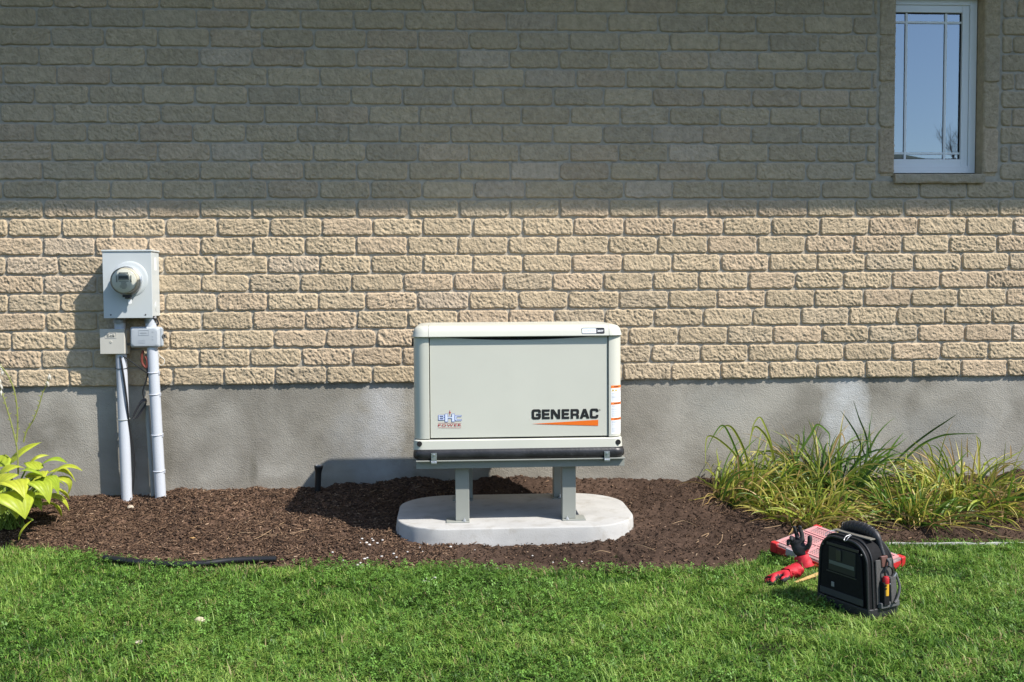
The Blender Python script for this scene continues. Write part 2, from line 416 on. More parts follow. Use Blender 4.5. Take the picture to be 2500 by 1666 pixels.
ad = N.new('ShaderNodeMath'); ad.operation = 'MULTIPLY_ADD'; L.new(n4.outputs['Fac'], ad.inputs[0]); ad.inputs[1].default_value = 0.7; L.new(n3.outputs['Fac'], ad.inputs[2])
bp = N.new('ShaderNodeBump'); bp.inputs['Strength'].default_value = 1; bp.inputs['Distance'].default_value = 0.0042; L.new(ad.outputs[0], bp.inputs['Height']); L.new(bp.outputs[0], b.inputs['Normal'])
fb = MB(); fb.box(XL, XR, 0.010, 0.25, -0.6, ZB + 0.004)
fb.build('foundation', m, house, smooth=False)
# eave with soffit and gutter above the picture, roof behind it
EO = 1.02; EZ = 2.178 + 2.0 * EO
rf = MB(); sl = 0.42
rf.rings([[(XL - 0.4, -EO, EZ + 0.16), (XL - 0.4, 3.6, EZ + 0.16 + sl * (3.6 + EO)), (XL - 0.4, 3.6, EZ + 0.0 + sl * (3.6 + EO)), (XL - 0.4, -EO, EZ + 0.10)],
          [(XR + 0.4, -EO, EZ + 0.16), (XR + 0.4, 3.6, EZ + 0.16 + sl * (3.6 + EO)), (XR + 0.4, 3.6, EZ + 0.0 + sl * (3.6 + EO)), (XR + 0.4, -EO, EZ + 0.10)]])
rf.build('roof', M('brown_shingle', (0.09, 0.08, 0.07), 0.9, var=0.3, vscale=12), house, smooth=False)
sf = MB(); sf.box(XL - 0.3, XR + 0.3, -EO + 0.03, 0.02, EZ + 0.0, EZ + 0.03); sf.build('soffit', white_m, house, smooth=False)
gt = MB(); gt.box(XL - 0.35, XR + 0.35, -EO - 0.09, -EO + 0.02, EZ + 0.005, EZ + 0.12); gt.build('gutter', white_m, house, bevel=0.012)
hw = MB(); hw.box(XL, XL + 0.2, 0.101, 7, -0.3, ZTOP); hw.box(XR - 0.2, XR, 0.101, 7, -0.3, ZTOP); hw.box(XL, XR, 7, 7.2, -0.3, ZTOP)
hw.build('side_wall', mortar_m, house, smooth=False)

# window
WY = 0.088
def wp(x, y): p = P(x, y, WY); return p.x, p.z
win = MB()
fx1 = P(2383, 210, WY).x; fx0 = wx0 - 0.075
fz0, fz1 = P(2290, 420, WY).z, P(2290, 2, WY).z
def frame(mbx, x0, x1, z0, z1, w, y0, y1):
    mbx.box(x0, x0 + w, y0, y1, z0, z1); mbx.box(x1 - w, x1, y0, y1, z0, z1)
    mbx.box(x0 + w, x1 - w, y0, y1, z0, z0 + w); mbx.box(x0 + w, x1 - w, y0, y1, z1 - w, z1)
frame(win, fx0, fx1, fz0 - 0.01, fz1 + 0.02, 0.052, WY - 0.004, WY + 0.06)
wo = win.build('window', white_m, house, bevel=0.004)
sx0, sx1 = fx0 + 0.054, fx1 - 0.054; sz0, sz1 = fz0 + 0.044, fz1 - 0.034
sa = MB(); frame(sa, sx0, sx1, sz0 - 0.002, sz1 + 0.002, 0.05, WY + 0.006, WY + 0.05); sa.build('sash', white_m, wo, bevel=0.003)
ga = MB(); frame(ga, sx0 + 0.0505, sx1 - 0.0505, sz0 + 0.048, sz1 - 0.048, 0.006, WY + 0.024, WY + 0.05); ga.build('gasket', black_m, wo, smooth=False)
gl = bpy.data.materials.new('sky_tinted_glass'); gl.use_nodes = True; nt = gl.node_tree; N = nt.nodes; L = nt.links
N.remove(N['Principled BSDF']); out = N['Material Output']
tr = N.new('ShaderNodeBsdfTransparent'); tr.inputs[0].default_value = (0.66, 0.79, 0.94, 1)
go = N.new('ShaderNodeBsdfGlossy'); go.inputs['Roughness'].default_value = 0.0; go.inputs['Color'].default_value = (0.80, 0.90, 1.0, 1)  # blue tints put the mirrored sky's colour into the glass
fr = N.new('ShaderNodeFresnel'); fr.inputs['IOR'].default_value = 3.3
ms = N.new('ShaderNodeMixShader'); L.new(fr.outputs[0], ms.inputs[0]); L.new(tr.outputs[0], ms.inputs[1]); L.new(go.outputs[0], ms.inputs[2]); L.new(ms.outputs[0], out.inputs[0])
pn = MB(); pn.box(sx0 + 0.04, sx1 - 0.04, WY + 0.03, WY + 0.034, sz0 + 0.04, sz1 - 0.04); pn.build('pane', gl, wo, smooth=False)
mu = MB()
for px in (2214.5, 2311):
    x = P(px, 210, WY).x; mu.box(x - 0.0075, x + 0.0075, WY + 0.020, WY + 0.029, sz0 + 0.05, sz1 - 0.05)
for py in (53.5, 374):
    z = P(2290, py, WY).z; mu.box(sx0 + 0.05, sx1 - 0.05, WY + 0.0215, WY + 0.0285, z - 0.0075, z + 0.0075)
mu.build('muntin', white_m, wo, smooth=False)
bl = MB(); z = sz0
while z < sz1:
    bl.rings([[(sx0, WY + 0.085, z), (sx0, WY + 0.093, z + 0.023), (sx0, WY + 0.0945, z + 0.023), (sx0, WY + 0.0865, z)], [(sx1, WY + 0.085, z), (sx1, WY + 0.093, z + 0.023), (sx1, WY + 0.0945, z + 0.023), (sx1, WY + 0.0865, z)]]); z += 0.0235
bl.build('blind', M('white_blind', (0.80, 0.83, 0.86), 0.6), wo, smooth=False)
rm = MB(); rm.box(fx0 - 0.2, fx1 + 0.2, 0.6, 0.62, fz0 - 0.2, fz1 + 0.2); rm.build('room_back', M('dim_room', (0.1, 0.1, 0.1), 0.9), wo, smooth=False)
# sill: rough stone slab on the brickwork
BS = MB(); sxa, sxb = P(2186, 434, -0.04).x, P(2406, 434, -0.04).x
sza, szb = P(2290, 447, -0.04).z, P(2290, 424, -0.04).z
nn = 60; rs = []
for i in range(nn + 1):
    x = sxa + (sxb - sxa) * i / nn; q = []
    prof = [(0.085, sza), (-0.036, sza), (-0.042, sza + 0.012), (-0.040, (sza + szb) / 2), (-0.041, szb - 0.010), (-0.034, szb - 0.002), (0.085, szb + 0.008)]
    for k, (y, zz) in enumerate(prof):
        d = 0.004 * float(vnoise(x * 45, k * 3.3, 0, 4)) if 0 < k < 6 else 0
        q.append((x, y + d, zz + 0.4 * d))
    rs.append(q)
BS.col = (0.42, 0.35, 0.25); BS.rings(rs); BS.build('window_sill', brick_m, house, angle=35, col=True)

# ------------------------------------------------------------------ ground: lawn, planting bed
EDGE = [(-5.5, -0.80), (-3.4, -0.86), (-2.681, -0.986), (-2.29, -1.15), (-1.95, -1.30), (-1.54, -1.45), (-1.02, -1.50), (-0.69, -1.52), (-0.35, -1.60), (0.12, -1.64),
        (0.58, -1.72), (1.04, -1.756), (1.38, -1.78), (1.59, -1.66), (1.76, -1.45), (2.0, -1.36), (2.57, -1.31), (3.32, -1.345), (8.5, -1.35)]
ex, ey = np.array([e[0] for e in EDGE]), np.array([e[1] for e in EDGE])
def yedge(x): return np.interp(x, ex, ey) + 0.030 * vnoise(np.asarray(x) * 5.1, 0.5, 0, 31) + 0.012 * vnoise(np.asarray(x) * 19, 2.5, 0, 33)
zwx = [-5, -2.6, -2.1, -1.9, -1.75, -1.15, -0.5, 0.15, 1.05, 1.5, 2.5, 8]; zwz = [0.11, 0.102, 0.09, 0.10, 0.128, 0.141, 0.164, 0.173, 0.155, 0.14, 0.13, 0.13]
PX0, PX1, PY0, PY1 = -0.36, 1.05, -1.25, -0.27          # pad footprint (refined below)
def soil_z(x, y):
    x, y = np.asarray(x, float), np.asarray(y, float)
    ye = yedge(x); t = np.clip((y - ye) / (0 - ye), 0, 1.1)
    z = np.interp(x, zwx, zwz) * t ** 1.25 + 0.004
    lump = 0.022 * fbm(x * 3.2, y * 3.2, 0, 41, 2) + 0.012 * fbm(x * 11, y * 11, 0, 43, 3)
    z = z + lump * np.clip(t * 4, 0, 1) * 1.0 + 0.018 * np.exp(-((t - 0.12) / 0.08) ** 2) * (x > 0.9)
    # flat under and just around the concrete pad
    dx = np.maximum(np.maximum(PX0 - x, x - PX1), 0); dy = np.maximum(np.maximum(PY0 - y, y - PY1), 0)
    d = np.hypot(dx, dy); w = np.clip(d / 0.22, 0, 1)
    flat = 0.024 + 0.055 * np.clip((y - PY0) / (PY1 - PY0), 0, 1) + 0.35 * lump
    return (z * w + flat * (1 - w)) * np.where(t <= 0, 0.4, 1)
nx, nt_ = 1050, 150
gx_ = np.linspace(-5.2, 7.8, nx); tt = np.linspace(-0.02, 1.0, nt_)
GX, GT = np.meshgrid(gx_, tt); YE = yedge(GX); GY = YE * (1 - GT) + 0.02 * GT
GZ_ = soil_z(GX, GY) + 0.007 * fbm(GX * 38, GY * 38, 0, 51, 3) + 0.0045 * vnoise(GX * 95, GY * 95, 0, 57)
GZ_ = np.maximum(GZ_, -0.004)
i = np.arange(nt_ - 1)[:, None] * nx + np.arange(nx - 1)[None, :]
q = np.stack([i, i + 1, i + nx + 1, i + nx], -1).reshape(-1, 4)
def soilcol(x, y):
    n = fbm(x * 2.1, y * 2.1, 0, 61, 3)[..., None] * 0.5 + 0.5
    k = np.clip((0.1 - np.asarray(x)) / 1.4, 0, 1)[..., None]
    dark, red = np.array((0.064, 0.041, 0.029)), np.array((0.10, 0.062, 0.042))
    return (dark * (1 - k) + red * k) * (0.75 + 0.5 * n)
soil = big_mesh('mulch_bed', np.stack([GX, GY, GZ_], -1).reshape(-1, 3), q, np.zeros((0, 3), int), soilcol(GX, GY).reshape(-1, 3), soil_m)
tag(soil, kind='structure')
# mulch chips
NC = 42000
cx = np.concatenate([rng.uniform(-3.4, 0.0, int(NC * 0.66)), rng.uniform(-0.4, 4.6, NC - int(NC * 0.66))]); ct = rng.uniform(0.0, 0.99, NC)
cy = yedge(cx) * (1 - ct); cz = soil_z(cx, cy)
ok = ~((cx > PX0 + 0.06) & (cx < PX1 - 0.06) & (cy > PY0 + 0.03) & (cy < PY1 - 0.03))
cx, cy, cz = cx[ok], cy[ok], cz[ok]; n = len(cx)
left = np.clip((0.3 - cx) / 1.0, 0.25, 1)
ln = rng.gamma(1.6, 0.0056, n).clip(0.0025, 0.045) * (0.5 + 0.5 * left); wd = rng.uniform(0.0012, 0.0038, n); th = rng.uniform(0.001, 0.003, n)
az = rng.uniform(0, 2 * np.pi, n); pitc = rng.normal(0, 0.28, n)
dx = np.stack([np.cos(az) * np.cos(pitc), np.sin(az) * np.cos(pitc), np.sin(pitc)], -1)
dy = np.stack([-np.sin(az), np.cos(az), np.zeros(n)], -1); dz = np.cross(dx, dy)
cen = np.stack([cx, cy, cz + 0.006 + rng.uniform(0, 0.006, n)], -1)
V = []
for a in (-1, 1):
    for b_ in (-1, 1):
        for c_ in (-1, 1):
            V.append(cen + dx * (ln * a)[:, None] * (0.7 if b_ * a > 0 else 1) + dy * (wd * b_)[:, None] + dz * (th * c_)[:, None])
V = np.stack(V, 1).reshape(-1, 3)
fq = np.array([(0, 1, 3, 2), (4, 6, 7, 5), (0, 4, 5, 1), (2, 3, 7, 6), (0, 2, 6, 4), (1, 5, 7, 3)])
Q = (np.arange(n)[:, None, None] * 8 + fq[None]).reshape(-1, 4)
pal = np.array([(0.05, 0.031, 0.021), (0.095, 0.057, 0.036), (0.145, 0.089, 0.055), (0.21, 0.135, 0.085), (0.34, 0.24, 0.16)])
pi = rng.choice(5, n, p=[0.30, 0.34, 0.24, 0.10, 0.02])
pi2 = rng.choice(5, n, p=[0.58, 0.27, 0.09, 0.045, 0.015]); pi = np.where(cx < 0.1, pi, pi2)
cc = np.repeat(pal[pi] * rng.uniform(0.7, 1.15, (n, 1)), 8, 0)
tag(big_mesh('mulch_chips', V, Q, np.zeros((0, 3), int), cc, chip_m, smooth=False), kind='stuff', label='brown bark mulch chips covering the planting bed', cat='mulch')

lw = MB(); lw.box(-400, 400, -420, 0.2, -0.6, 0.0)
lo = lw.build('lawn', lawn_m, smooth=False); tag(lo, kind='structure')

# grass blades and clover: uncountable
def lawn_pts(n, x0, x1, y0):
    x = rng.uniform(x0, x1, n); y = rng.uniform(y0, -0.75, n)
    lim = yedge(x) + 0.030 * vnoise(x * 17, 7.0, 0, 71) + 0.022 * vnoise(x * 47, 3.0, 0, 72) - 0.008 + 0.02 * rng.normal(0, 1, n)
    k = y < lim; return x[k], y[k]
xa, ya = lawn_pts(400000, -2.6, 3.9, -3.75); xb, yb = lawn_pts(45000, -4.6, 6.2, -4.2)
gxp, gyp = np.concatenate([xa, xb]), np.concatenate([ya, yb])
# thin and dry along the bed edge in places, bare tufts here and there
dist = yedge(gxp) - gyp
dry = np.clip(1 - dist / 0.16, 0, 1) * ((gxp > -1.9) & (gxp < -0.55)) + 0.5 * np.clip(1 - dist / 0.10, 0, 1) * (gxp > -0.5) * (gxp < 1.6)
pn1 = fbm(gxp * 1.7, gyp * 2.2, 0, 81, 3); pn2 = fbm(gxp * 7, gyp * 7, 0, 85, 3)
keep = rng.uniform(0, 1, len(gxp)) > 0.55 * np.clip(dry, 0, 1) + np.clip(0.9 * fbm(gxp * 9, gyp * 11, 0, 87, 2) - 0.25, 0, 0.8)
# the bag, the case and the gloves stand on the lawn: no blades through them
ca_, sa_ = math.cos(math.atan2(-0.30, 0.136)), math.sin(math.atan2(-0.30, 0.136))
lxb_, lyb_ = (gxp - 1.843) * ca_ + (gyp + 2.47) * sa_, -(gxp - 1.843) * sa_ + (gyp + 2.47) * ca_
keep &= ~((np.abs(lxb_) < 0.165) & (np.abs(lyb_) < 0.10))
gxp, gyp, pn1, pn2, dry, dist = [a[keep] for a in (gxp, gyp, pn1, pn2, dry, dist)]
n = len(gxp)
hgt = (0.024 + 0.015 * pn2 + 0.009 * pn1 + rng.gamma(2, 0.0068, n)) * (1 - 0.35 * np.clip(dry, 0, 1)); hgt = hgt.clip(0.014, 0.10)
tuft = vnoise(gxp * 22, gyp * 22, 0, 88); tuft2 = vnoise(gxp * 16, gyp * 16, 3.0, 89)
az = rng.normal(0, 1.0, n) + 6.0 * tuft; lean = np.abs(rng.normal(1.12, 0.36, n) + 0.25 * tuft2).clip(0.05, 1.52)
wdt = rng.uniform(0.0012, 0.0032, n)
d = np.stack([np.cos(az), np.sin(az)], -1)
side = np.stack([-np.sin(az), np.cos(az), np.zeros(n)], -1)
base = np.stack([gxp, gyp, np.full(n, -0.003)], -1)
l1 = lean * 0.55; l2 = (lean * 1.45).clip(0, 1.9)
mid = base + np.concatenate([d * (np.sin(l1) * hgt * 0.55)[:, None], (np.cos(l1) * hgt * 0.55)[:, None]], 1)
tip = mid + np.concatenate([d * (np.sin(l2) * hgt * 0.6)[:, None], (np.cos(l2) * hgt * 0.6)[:, None]], 1)
tip[:, 2] = np.maximum(tip[:, 2], 0.006)
V = np.stack([base - side * wdt[:, None], base + side * wdt[:, None], mid - side * wdt[:, None] * 0.85, mid + side * wdt[:, None] * 0.85, tip], 1).reshape(-1, 3)
ib = np.arange(n) * 5
Q = np.stack([ib, ib + 1, ib + 3, ib + 2], -1); T = np.stack([ib + 2, ib + 3, ib + 4], -1)
g1, g2, g3, gy_ = np.array((0.045, 0.115, 0.015)), np.array((0.15, 0.295, 0.038)), np.array((0.29, 0.41, 0.09)), np.array((0.34, 0.29, 0.13))
u = (0.5 + 0.30 * pn1 + 0.25 * pn2 + 0.25 * tuft2 + rng.normal(0, 0.34, n)).clip(0, 1)[:, None]
gc = np.where(u < 0.6, g1 + (g2 - g1) * (u / 0.6), g2 + (g3 - g2) * ((u - 0.6) / 0.4))
isdry = (rng.uniform(0, 1, n) < 0.045 + 0.5 * np.clip(dry, 0, 1) + 0.10 * np.clip(fbm(gxp * 2.6, gyp * 3.1, 0, 99, 2), 0, 1))[:, None]
gc = np.where(isdry, gy_ * rng.uniform(0.6, 1.1, (n, 1)), gc)
GC = np.repeat(gc, 5, 0)
# clover
xc_, yc_ = lawn_pts(95000, -2.6, 3.9, -3.75)
k = fbm(xc_ * 1.9, yc_ * 2.3, 0, 91, 2) + 0.35 * (xc_ < 1.0) + rng.normal(0, 0.3, len(xc_)) > 0.42
xc_, yc_ = xc_[k], yc_[k]; n2_ = len(xc_)
zc_ = rng.uniform(0.014, 0.048, n2_); sz = rng.uniform(0.005, 0.0115, n2_); a0 = rng.uniform(0, 6.28, n2_); tx, ty = rng.normal(0, 0.45, n2_), rng.normal(-0.1, 0.45, n2_)
CV = []
for l in range(3):
    a = a0 + l * 2.094
    for rr, da in ((0.1, 0), (0.9, -0.5), (1.35, 0), (0.9, 0.5)):
        ox, oy = np.cos(a + da) * rr * sz, np.sin(a + da) * rr * sz
        CV.append(np.stack([xc_ + ox, yc_ + oy, zc_ + ox * tx + oy * ty - (0.12 if da == 0 else 0) * sz * rr], -1))
CV = np.stack(CV, 1).reshape(-1, 3)
CQ = (np.arange(n2_)[:, None, None] * 12 + np.array([(0, 1, 2, 3), (4, 5, 6, 7), (8, 9, 10, 11)])[None]).reshape(-1, 4) + len(V)
CC = np.repeat(np.array((0.13, 0.255, 0.045)) * rng.uniform(0.45, 1.5, (n2_, 1)), 12, 0)
tag(big_mesh('grass', np.concatenate([V, CV]), np.concatenate([Q, CQ]), T, np.concatenate([GC, CC]), grass_m, smooth=False), kind='stuff', label='mown green lawn grass with clover and dry patches', cat='grass')

# hills far behind the camera (seen in the window glass)
hm = MB(); rr0 = []; rr1 = []
for k in range(0, 49):
    a = R(180 + 180 * k / 48); x, y = 380 * math.cos(a), 380 * math.sin(a)
    h = 58 + 8 * math.sin(k * 0.9) + 4 * math.sin(k * 2.3 + 1)
    rr0.append((x, y, -1)); rr1.append((x * 1.25, y * 1.25, h))
hm.rings([rr0, [((a[0] + b[0]) / 2, (a[1] + b[1]) / 2, b[2] * 0.7) for a, b in zip(rr0, rr1)], rr1, [(p[0] * 1.2, p[1] * 1.2, -1) for p in rr1]], False, False, closed=False)
tag(hm.build('hills', M('wooded_hill', (0.07, 0.10, 0.08), 0.95, var=0.4, vscale=0.05)), kind='structure')
# bare tree behind the camera, mirrored in the window
tree = thing('bare_tree', 'bare leafless tree mirrored in the window glass', 'tree', (12.2, -16.5, 0))
tmb = MB(); trunk_mb = MB()
def branch(p, d, l, r, dep, mbx):
    e = p + d * l; m_ = (p + e) / 2 + Vector((random.uniform(-1, 1), random.uniform(-1, 1), 0)) * l * 0.06
    mbx.tube([p, m_, e], [r, r * 0.8, r * 0.62], 4)
    if dep == 0: return
    for k in range(4):
        nd = (d + Vector((random.uniform(-0.75, 0.75), random.uniform(-0.75, 0.75), random.uniform(-0.15, 0.5)))).normalized()
        branch(p + d * l * random.uniform(0.45, 1.0), nd, l * random.uniform(0.5, 0.78), r * 0.5, dep - 1, tmb)
tb = Vector((12.2, -16.5, 0))
trunk_mb.tube([tb, tb + Vector((0.05, 0, 0.9)), tb + Vector((0, 0.05, 1.9))], [0.17, 0.13, 0.11], 10)
branch(tb + Vector((0, 0.05, 1.85)), Vector((0.1, 0, 1)), 2.0, 0.05, 5, tmb)
bark = M('grey_bark', (0.20, 0.18, 0.16), 0.9, var=0.3, vscale=6)
trunk_mb.build('trunk', bark, tree); tmb.build('crown', bark, tree)

# ------------------------------------------------------------------ standby generator
YG = -1.1523
def C2(cx_, cy_, Y=YG): return P(960 + cx_ / 2.613, 760 + cy_ / 2.613, Y)
gx = lambda c: C2(c, 500).x
gz = lambda c: C2(800, c).z
GB = YG + 0.70
gen = thing('standby_generator', 'bisque standby generator with black and orange lettering on its door', 'generator', ((gx(130) + gx(1463)) / 2, (YG + GB) / 2, gz(942)))
# outer shell path: from the door's left edge round the back to its right edge
bx0, bx1, by0, by1, br_ = gx(129), gx(1464), YG + 0.014, GB - 0.01, 0.068
dl, dr = gx(229), gx(1377)
def shell_path(off=0.0):
    p = [(dl, by0 - off)]
    for cxx, cyy, a0 in ((bx0 + br_, by0 + br_, 270), (bx0 + br_, by1 - br_, 180), (bx1 - br_, by1 - br_, 90), (bx1 - br_, by0 + br_, 0)):
        for k in range(9):
            a = R(a0 - 90 * k / 8); p.append((cxx + (br_ + off) * math.cos(a), cyy + (br_ + off) * math.sin(a)))
    p.append((dr, by0 - off)); return p
z_sk, z_lid = gz(812), gz(163)
sh = MB(); po = shell_path(); pi_ = shell_path(-0.02)
sh.rings([[(x, y, z_sk) for x, y in po] + [(x, y, z_sk) for x, y in pi_[::-1]], [(x, y, z_lid + 0.01) for x, y in po] + [(x, y, z_lid + 0.01) for x, y in pi_[::-1]]])
sh.build('housing', bisque, gen, bevel=0.0025, angle=30)
co = MB(); co.box(bx0 + 0.03, bx1 - 0.03, by0 + 0.022, by1 - 0.03, z_sk + 0.004, z_lid + 0.012); co.build('gap_shade_core', black_m, gen, smooth=False)  # black core, its colour standing for the shade inside the door gaps
# door: top edge dips for the hand grip
dz0, dz1 = gz(806), gz(174)
tp = []
for k in range(25):
    t = k / 24; x = dl + 0.005 + (dr - dl - 0.010) * t
    s_ = max(0, math.sin(math.pi * min(1, max(0, (t - 0.07) / 0.86)))); tp.append((x, dz1 + 0.010 - 0.020 * s_ ** 0.8))
dm = MB(); outl = [(dl + 0.005, dz0), (dr - 0.005, dz0)] + tp[::-1]
# slight lip: front face ring inset
dm.rings([[(x, by0 + 0.021, z) for x, z in outl], [(x, by0 + 0.0085, z) for x, z in outl]])
door = dm.build('door', bisque_door, gen, bevel=0.002, angle=30)
# lower skirt
skm = MB(); sk = lambda o, r: rrect(bx0 - 0.004 - o, bx1 + 0.004 + o, by0 - 0.006 - o, by1 + 0.004 + o, r)
zs0, zs1 = gz(886), z_sk - 0.0045
skm.rings([[(x, y, z) for x, y in sk(o, 0.058)] for o, z in ((0.003, zs0), (0.0015, zs0 + 0.03), (0.0, zs1 - 0.006), (-0.005, zs1))])
skm.build('skirt', bisque, gen, angle=35)
for cxh in (167, 1436):
    hm_ = MB(); p = C2(cxh, 848 if cxh < 500 else 836, by0 - 0.0095); hm_.lathe([(0.0155, 0), (0.0155, 0.006)], (p.x, by0 - 0.0083, p.z), (0, 1, 0), 24)
    hm_.build('lift_hole', black_m, gen, smooth=False)
# roof lid in three pieces
lx0, lx1 = gx(121), gx(1469); ly0, ly1 = YG - 0.004, GB + 0.004
zl0, zlt = gz(163), gz(92)
hl = zlt - zl0
def lid_ring(o, z, r): return [(x, y, z) for x, y in rrect(lx0 + o, lx1 - o, ly0 + o * 1.0, ly1 - o, max(r - o * 0.3, 0.02), 10)]
lm_ = MB(); lm_.rings([lid_ring(0.016, zl0 + 0.012, 0.07), lid_ring(0.003, zl0, 0.07), lid_ring(0.0, zl0 + 0.004, 0.07), lid_ring(0.006, zl0 + hl * 0.45, 0.07), lid_ring(0.012, zl0 + hl * 0.72, 0.07), lid_ring(0.022, zl0 + hl * 0.90, 0.07),
                       lid_ring(0.036, zlt - 0.001, 0.07), lid_ring(0.08, zlt + 0.003, 0.07), lid_ring(0.2, zlt + 0.006, 0.07)])
me = bpy.data.meshes.new('lid'); me.from_pydata(lm_.v, [], lm_.f)
for nm, a, b_, sc in (('lid_end', None, gx(227), 1), ('lid', gx(229), gx(1377), 1), ('lid_end', gx(1379), None, 1)):
    bm = bmesh.new(); bm.from_mesh(me); bmesh.ops.recalc_face_normals(bm, faces=bm.faces)
    for xx, no in ((a, (-1, 0, 0)), (b_, (1, 0, 0))):
        if xx is None: continue
        g_ = bmesh.ops.bisect_plane(bm, geom=bm.verts[:] + bm.edges[:] + bm.faces[:], plane_co=(xx, 0, 0), plane_no=no, clear_outer=True)
        bmesh.ops.edgenet_fill(bm, edges=[e_ for e_ in g_['geom_cut'] if isinstance(e_, bmesh.types.BMEdge)])
    m2 = bpy.data.meshes.new(nm); bm.to_mesh(m2); bm.free(); m2.shade_smooth(); m2.set_sharp_from_angle(angle=R(32))
    link(nm, m2, bisque, gen)
li = MB(); li.prism(rrect(lx0 + 0.03, lx1 - 0.03, ly0 + 0.03, ly1 - 0.03, 0.05), 'z', zl0 + 0.012, zlt - 0.008); li.build('lid_liner', black_m, gen, smooth=False)
for cxl, s_ in ((122, -1), (1465, 1)):
    lt = MB(); xx = gx(cxl) + (0.0 if s_ < 0 else 0.0); lt.box(xx - 0.006, xx + 0.006, YG + 0.14, YG + 0.20, gz(225), gz(175)); lt.build('side_latch', black_m, gen, bevel=0.003)
# composite base
bmz0, bmz1 = gz(940), gz(876)
bu = MB(); bR = lambda o: rrect(gx(121) + o, gx(1481) - o, YG - 0.018 + o, GB + 0.018 - o, 0.06)
bu.rings([[(x, y, z) for x, y in bR(o)] for o, z in ((0.016, bmz0), (0.006, bmz0 + 0.005), (0.0, bmz0 + 0.016), (0.001, bmz1 - 0.018), (0.006, bmz1 - 0.005), (0.014, bmz1))])
bu.build('base', bumper_m, gen, angle=40)
# door lettering
yd = by0 + 0.0066
def zoom5(x, y): p = P(1270 + x / 8.715, 970 + y / 8.715, yd); return p.x, p.z
LET = {
 'E': ([[(0, 0), (1, 0), (1, .2), (.29, .2), (.29, .4), (.93, .4), (.93, .6), (.29, .6), (.29, .8), (1, .8), (1, 1), (0, 1)]]),
 'N': ([[(0, 0), (.22, 0), (.22, .66), (.70, 0), (1, 0), (1, 1), (.78, 1), (.78, .34), (.30, 1), (0, 1)]]),
 'A': ([[(0, 0), (.26, 0), (.335, .19), (.665, .19), (.74, 0), (1, 0), (.64, 1), (.36, 1)], [(.40, .37), (.60, .37), (.50, .70)]]),
 'R': ([[(0, 0), (.25, 0), (.25, .33), (.63, .33), (.71, .26), (.71, 0), (.98, 0), (.98, .30), (.89, .42), (.98, .54), (1, .80), (.95, .93), (.80, 1), (0, 1)], [(.25, .53), (.64, .53), (.73, .60), (.73, .73), (.64, .80), (.25, .80)]]),
 'C': ([[(1, .34), (1, .2), (.94, .06), (.80, 0), (.22, 0), (.06, .06), (0, .2), (0, .8), (.06, .94), (.22, 1), (.80, 1), (.94, .94), (1, .8), (1, .68), (.75, .68), (.75, .74), (.70, .80), (.32, .80), (.26, .74), (.26, .26), (.32, .20), (.70, .20), (.75, .26), (.75, .34)]]),
 'G': ([[(1, .56), (1, .2), (.94, .06), (.80, 0), (.20, 0), (.06, .06), (0, .2), (0, .8), (.06, .94), (.20, 1), (.80, 1), (.94, .94), (1, .8), (1, .67), (.76, .67), (.76, .74), (.71, .80), (.30, .80), (.24, .74), (.24, .26), (.30, .20), (.70, .20), (.76, .26), (.76, .37), (.5, .37), (.5, .56)]]),
}
ms_ = []
for ch, a, b_, zt, zb in (('G', 250, 437, 262, 470), ('E', 470, 625, 264, 464), ('N', 660, 848, 262, 462), ('E', 890, 1040, 259, 460), ('R', 1080, 1250, 256, 456), ('A', 1275, 1470, 252, 452), ('C', 1490, 1660, 245, 450)):
    x0, z0 = zoom5(a, zb); x1, z1 = zoom5(b_, zt)
    fp_ = [[(x0 + u_ * (x1 - x0), z0 + v_ * (z1 - z0)) for u_, v_ in p] for p in LET[ch]]
    ms_.append((poly_mesh([inset(fp_[0], -0.0013)] + [inset(p, 0.0010) for p in fp_[1:]]), 0))
x0, z0 = zoom5(1672, 292); x1, z1 = zoom5(1710, 254)
ms_.append((text_mesh('®', x0, x1, z0, z1), 0))
ms_.append((poly_mesh([[zoom5(240, 570), zoom5(1660, 608), zoom5(1660, 482)]]), 1))
merge('maker_lettering', ms_, [ink_m, orange_m], gen, y=yd)
# installer's decal
blue_m, pale_m, red_m = M('blue_ink', (0.015, 0.065, 0.40), 0.5), M('pale_blue_ink', (0.66, 0.72, 0.82), 0.5), M('dark_red_ink', (0.42, 0.015, 0.025), 0.5)
def zoom6(x, y): p = P(1040 + x / 19.6, 980 + y / 19.6, yd); return p.x, p.z
def box_letter(polys, a, b_, zt, zb, t):
    x0, z0 = zoom6(a, zb); x1, z1 = zoom6(b_, zt)
    f = [[(x0 + u_ * (x1 - x0), z0 + v_ * (z1 - z0)) for u_, v_ in p] for p in polys]
    return poly_mesh(f), poly_mesh([inset(f[0], t)] + [inset(p, -t) for p in f[1:]])
Bp = [[(0, 0), (.88, 0), (1, .12), (1, .38), (.86, .5), (1, .62), (1, .88), (.88, 1), (0, 1)], [(.27, .23), (.70, .23), (.70, .38), (.27, .38)], [(.27, .62), (.70, .62), (.70, .77), (.27, .77)]]
Hp = [[(0, 0), (.32, 0), (.32, .42), (.68, .42), (.68, 0), (1, 0), (1, 1), (.68, 1), (.68, .62), (.32, .62), (.32, 1), (0, 1)]]
Cp = [[(1, 0), (1, .26), (.30, .26), (.28, .30), (.28, .70), (.30, .74), (1, .74), (1, 1), (.10, 1), (0, .9), (0, .1), (.10, 0)]]
bk, fr_ = [], []
for pl, a, b_, zt, zb in ((Bp, 590, 897, 655, 915), (Hp, 903, 1378, 595, 995), (Cp, 1384, 1702, 670, 940)):
    o_, i_ = box_letter(pl, a, b_, zt, zb, 0.0020); bk.append((o_, 0)); fr_.append((i_, 1))
